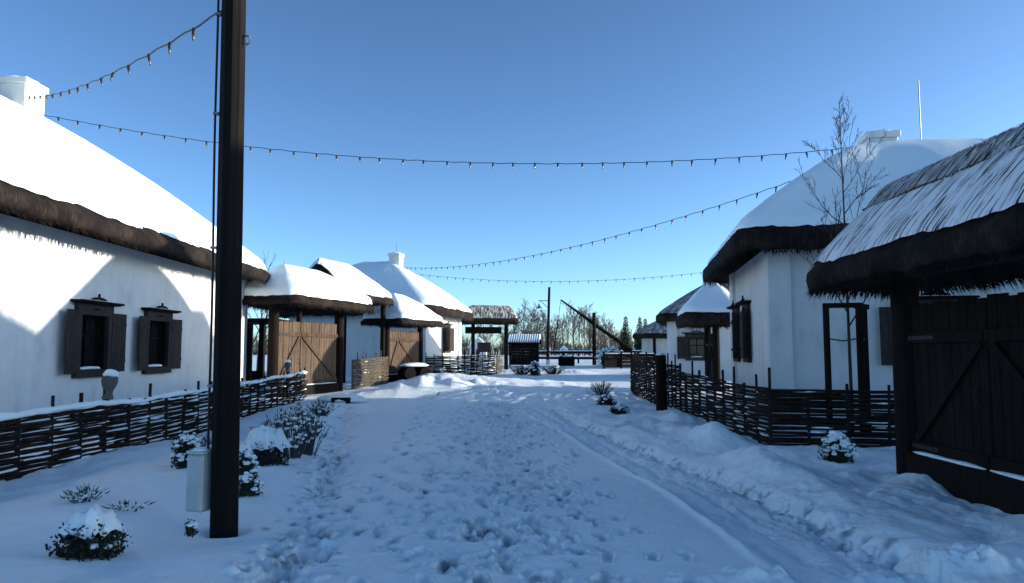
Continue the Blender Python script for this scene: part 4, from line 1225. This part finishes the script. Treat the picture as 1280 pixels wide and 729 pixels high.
# clods along the trench at the left edge of the street
def clods(line, n, w, size, dep, seed, bias=0):
    r2_ = random.Random(seed)
    pts = [Vector((a, b, 0)) for a, b in line]
    for k in range(n):
        t = r2_.random() ** 1.1; p = along(pts, t); 
        p2 = along(pts, min(1, t + .02)); d = (p2 - p); d = d.normalized() if d.length > 1e-6 else Vector((0, 1, 0))
        o = r2_.gauss(bias, w)
        x, yy = p.x + d.y * o, p.y - d.x * o
        s = r2_.uniform(*size)
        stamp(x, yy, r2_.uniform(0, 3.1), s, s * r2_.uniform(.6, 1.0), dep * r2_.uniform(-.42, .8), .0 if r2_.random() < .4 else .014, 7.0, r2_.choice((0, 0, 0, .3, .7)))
clods(LEFT_EDGE, 1100, .15, (.03, .085), .085, 5)
Z -= np.exp(-((dl) / .22) ** 2) * .05 * sel
clods(RIGHT_CLOD, 420, .09, (.035, .08), .07, 6)
Z -= np.exp(-((dc) / .14) ** 2) * .04 * sel
# broken snow chunks at the bottom right
for (px, py, w) in ((935, 722, .28), (1110, 712, .34), (1190, 716, .3), (1235, 720, .25)):
    g = G(px, py)
    Z += .065 * np.exp(-(((X - g.x) / w) ** 2 + ((Y - g.y) / .16) ** 2)) * (1 + .9 * fbm(X * 7, Y * 7, 4, 8))
    for k in range(26):
        s = rr.uniform(.03, .08); stamp(g.x + rr.gauss(0, w * .7), g.y + rr.gauss(0, .13), rr.uniform(0, 3), s, s * .8, rr.uniform(-.028, .018), .0)
# rough piled snow along the lit band and far street
far = np.clip((Y - 20) / 6, 0, 1) * np.clip((60 - Y) / 10, 0, 1) * (np.abs(X) < 12)
Z += far * .015 * fbm(X / .9, Y / 1.6, 4, 51)
# added tilt toward the sun to brighten the lit bands, and trodden lumps on it
strip = 1.0 * np.exp(-((Y - 25.0) / 1.5) ** 2) * np.clip((.5 - X) / 2.5, 0, 1) + 1.0 * np.exp(-((Y - 31.3) / 2.2) ** 2)
Z += strip * .46 * np.clip((3.5 - X) / 6.5, 0, 1) * np.clip((X + 5.2) / 1.6, 0, 1) * (np.abs(X) < 14) * np.clip((X + 9) / 3, 0, 1)
for k in range(260):
    a = rr.uniform(-4.2, 3.0) if rr.random() < .5 else rr.uniform(-4.2, -.5); b = rr.gauss(25.0, .4) if rr.random() < .6 else rr.gauss(30, 1.5); s_ = rr.uniform(.12, .24)
    stamp(a, b, rr.uniform(0, 3), s_, s_ * 1.3, -rr.uniform(.015, .045), 0, 5.0)
for (px, py, h) in ((452, 498, .14), (560, 467, .2), (640, 466, .2), (720, 467, .2), (800, 467, .15)):
    g = G(px, py); Z += h * np.exp(-(((X - g.x) / 1.0) ** 2 + ((Y - g.y) / .8) ** 2)) * (1 + .5 * fbm(X * 2, Y * 2, 3, 3))
def ground_at(x, y):
    i = min(max(np.searchsorted(xs, x), 1), len(xs) - 1); j = min(max(np.searchsorted(ys, y), 1), len(ys) - 1)
    return float(Z[j - 1:j + 1, i - 1:i + 1].mean())
for o in list(C.objects):
    if o.parent is None and o.get('category') in ('shrub', 'plant', 'bench', 'drain', 'electrical box'):
        x, y = o.location.x, o.location.y
        if o.get('category') == 'electrical box': continue
        k = .25 if o.get('category') == 'bench' else .12
        g = np.mean([ground_at(x + a * k, y + b * k) for a in (-1, 0, 1) for b in (-1, 0, 1)])
        o.location.z += g - bz(x, y) - .01
ny, nx = Z.shape
dp = np.hypot(X - pb.x, Y - pb.y)
wp_ = np.exp(-(dp / .8) ** 2)
Z = Z * (1 - wp_) - .02 * wp_ + .012 * fbm(X * 2, Y * 2, 3, 6) * wp_
Z += .03 * np.exp(-((dp - .24) / .10) ** 2) * (1 + .8 * vnoise(X * 5, Y * 5, 4)) - .03 * np.exp(-(dp / .15) ** 2)
me = bpy.data.meshes.new('snowy_ground')
co = np.stack([X, Y, Z], -1).reshape(-1, 3).astype(np.float32)
idx = np.arange(ny * nx).reshape(ny, nx)
q = np.stack([idx[:-1, :-1], idx[:-1, 1:], idx[1:, 1:], idx[1:, :-1]], -1).reshape(-1, 4).astype(np.int32)
me.vertices.add(len(co)); me.vertices.foreach_set('co', co.ravel())
me.loops.add(q.size); me.loops.foreach_set('vertex_index', q.ravel())
me.polygons.add(len(q)); me.polygons.foreach_set('loop_start', np.arange(0, q.size, 4, dtype=np.int32))
me.polygons.foreach_set('use_smooth', np.ones(len(q), dtype=bool))
me.update(calc_edges=True); me.validate()
ca = me.color_attributes.new('stamp_tone', 'FLOAT_COLOR', 'POINT')  # darker blue-grey tone put into prints and clods
wv_ = np.repeat(Tone.reshape(-1, 1), 4, 1).astype(np.float32); ca.data.foreach_set('color', wv_.ravel())
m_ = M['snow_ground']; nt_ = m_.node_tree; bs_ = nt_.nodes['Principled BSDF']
at_ = nt_.nodes.new('ShaderNodeVertexColor'); at_.layer_name = 'stamp_tone'
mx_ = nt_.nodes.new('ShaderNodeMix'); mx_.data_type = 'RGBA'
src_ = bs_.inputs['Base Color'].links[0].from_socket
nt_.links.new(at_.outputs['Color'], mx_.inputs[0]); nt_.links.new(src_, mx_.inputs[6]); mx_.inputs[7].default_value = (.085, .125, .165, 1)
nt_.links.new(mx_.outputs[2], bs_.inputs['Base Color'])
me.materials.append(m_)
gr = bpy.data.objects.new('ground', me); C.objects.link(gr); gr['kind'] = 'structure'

# ================================================================== LIGHT, SKY, CAMERA
sc = bpy.context.scene
w = bpy.data.worlds.new('World'); sc.world = w; w.use_nodes = True
nt = w.node_tree; bg = nt.nodes['Background']
sky = nt.nodes.new('ShaderNodeTexSky'); sky.sky_type = 'NISHITA'; sky.sun_disc = False
sky.sun_elevation = SUN_EL; sky.sun_rotation = SUN_AZ; sky.altitude = 100; sky.air_density = .6; sky.dust_density = .6; sky.ozone_density = 2.5
hs = nt.nodes.new('ShaderNodeHueSaturation'); hs.inputs['Saturation'].default_value = .94; hs.inputs['Hue'].default_value = .497
nt.links.new(sky.outputs[0], hs.inputs['Color']); tn = nt.nodes.new('ShaderNodeMix'); tn.data_type = 'RGBA'; tn.blend_type = 'MULTIPLY'; tn.inputs[0].default_value = 1; tn.inputs[7].default_value = (.95, .995, .955, 1)
gm = nt.nodes.new('ShaderNodeGamma'); gm.inputs[1].default_value = 1.28; nt.links.new(hs.outputs[0], gm.inputs[0])
nt.links.new(gm.outputs[0], tn.inputs[6]); nt.links.new(tn.outputs[2], bg.inputs[0]); bg.inputs[1].default_value = .132
sd = bpy.data.lights.new('Sun', 'SUN'); sd.energy = 4.8; sd.angle = rad(.5); sd.color = (1, .93, .84)
so = bpy.data.objects.new('sun', sd); C.objects.link(so)
sv = Vector((math.cos(SUN_EL) * math.sin(SUN_AZ), math.cos(SUN_EL) * math.cos(SUN_AZ), math.sin(SUN_EL)))
so.rotation_euler = sv.to_track_quat('Z', 'Y').to_euler(); so.location = (40, 0, 30)
cd = bpy.data.cameras.new('Camera'); cd.lens = 26; cd.sensor_width = 36; cd.clip_end = 2000; cd.clip_start = .05
co_ = bpy.data.objects.new('camera', cd); C.objects.link(co_); co_.location = (0, 0, CAM_Z); co_.rotation_euler = (rad(90) + PITCH, 0, 0)
sc.camera = co_
sc.view_settings.view_transform = 'Standard'; sc.view_settings.look = 'None'; sc.view_settings.exposure = .87; sc.view_settings.gamma = 1; sc.view_settings.use_curve_mapping = False
sc.render.resolution_x = 1024; sc.render.resolution_y = 583
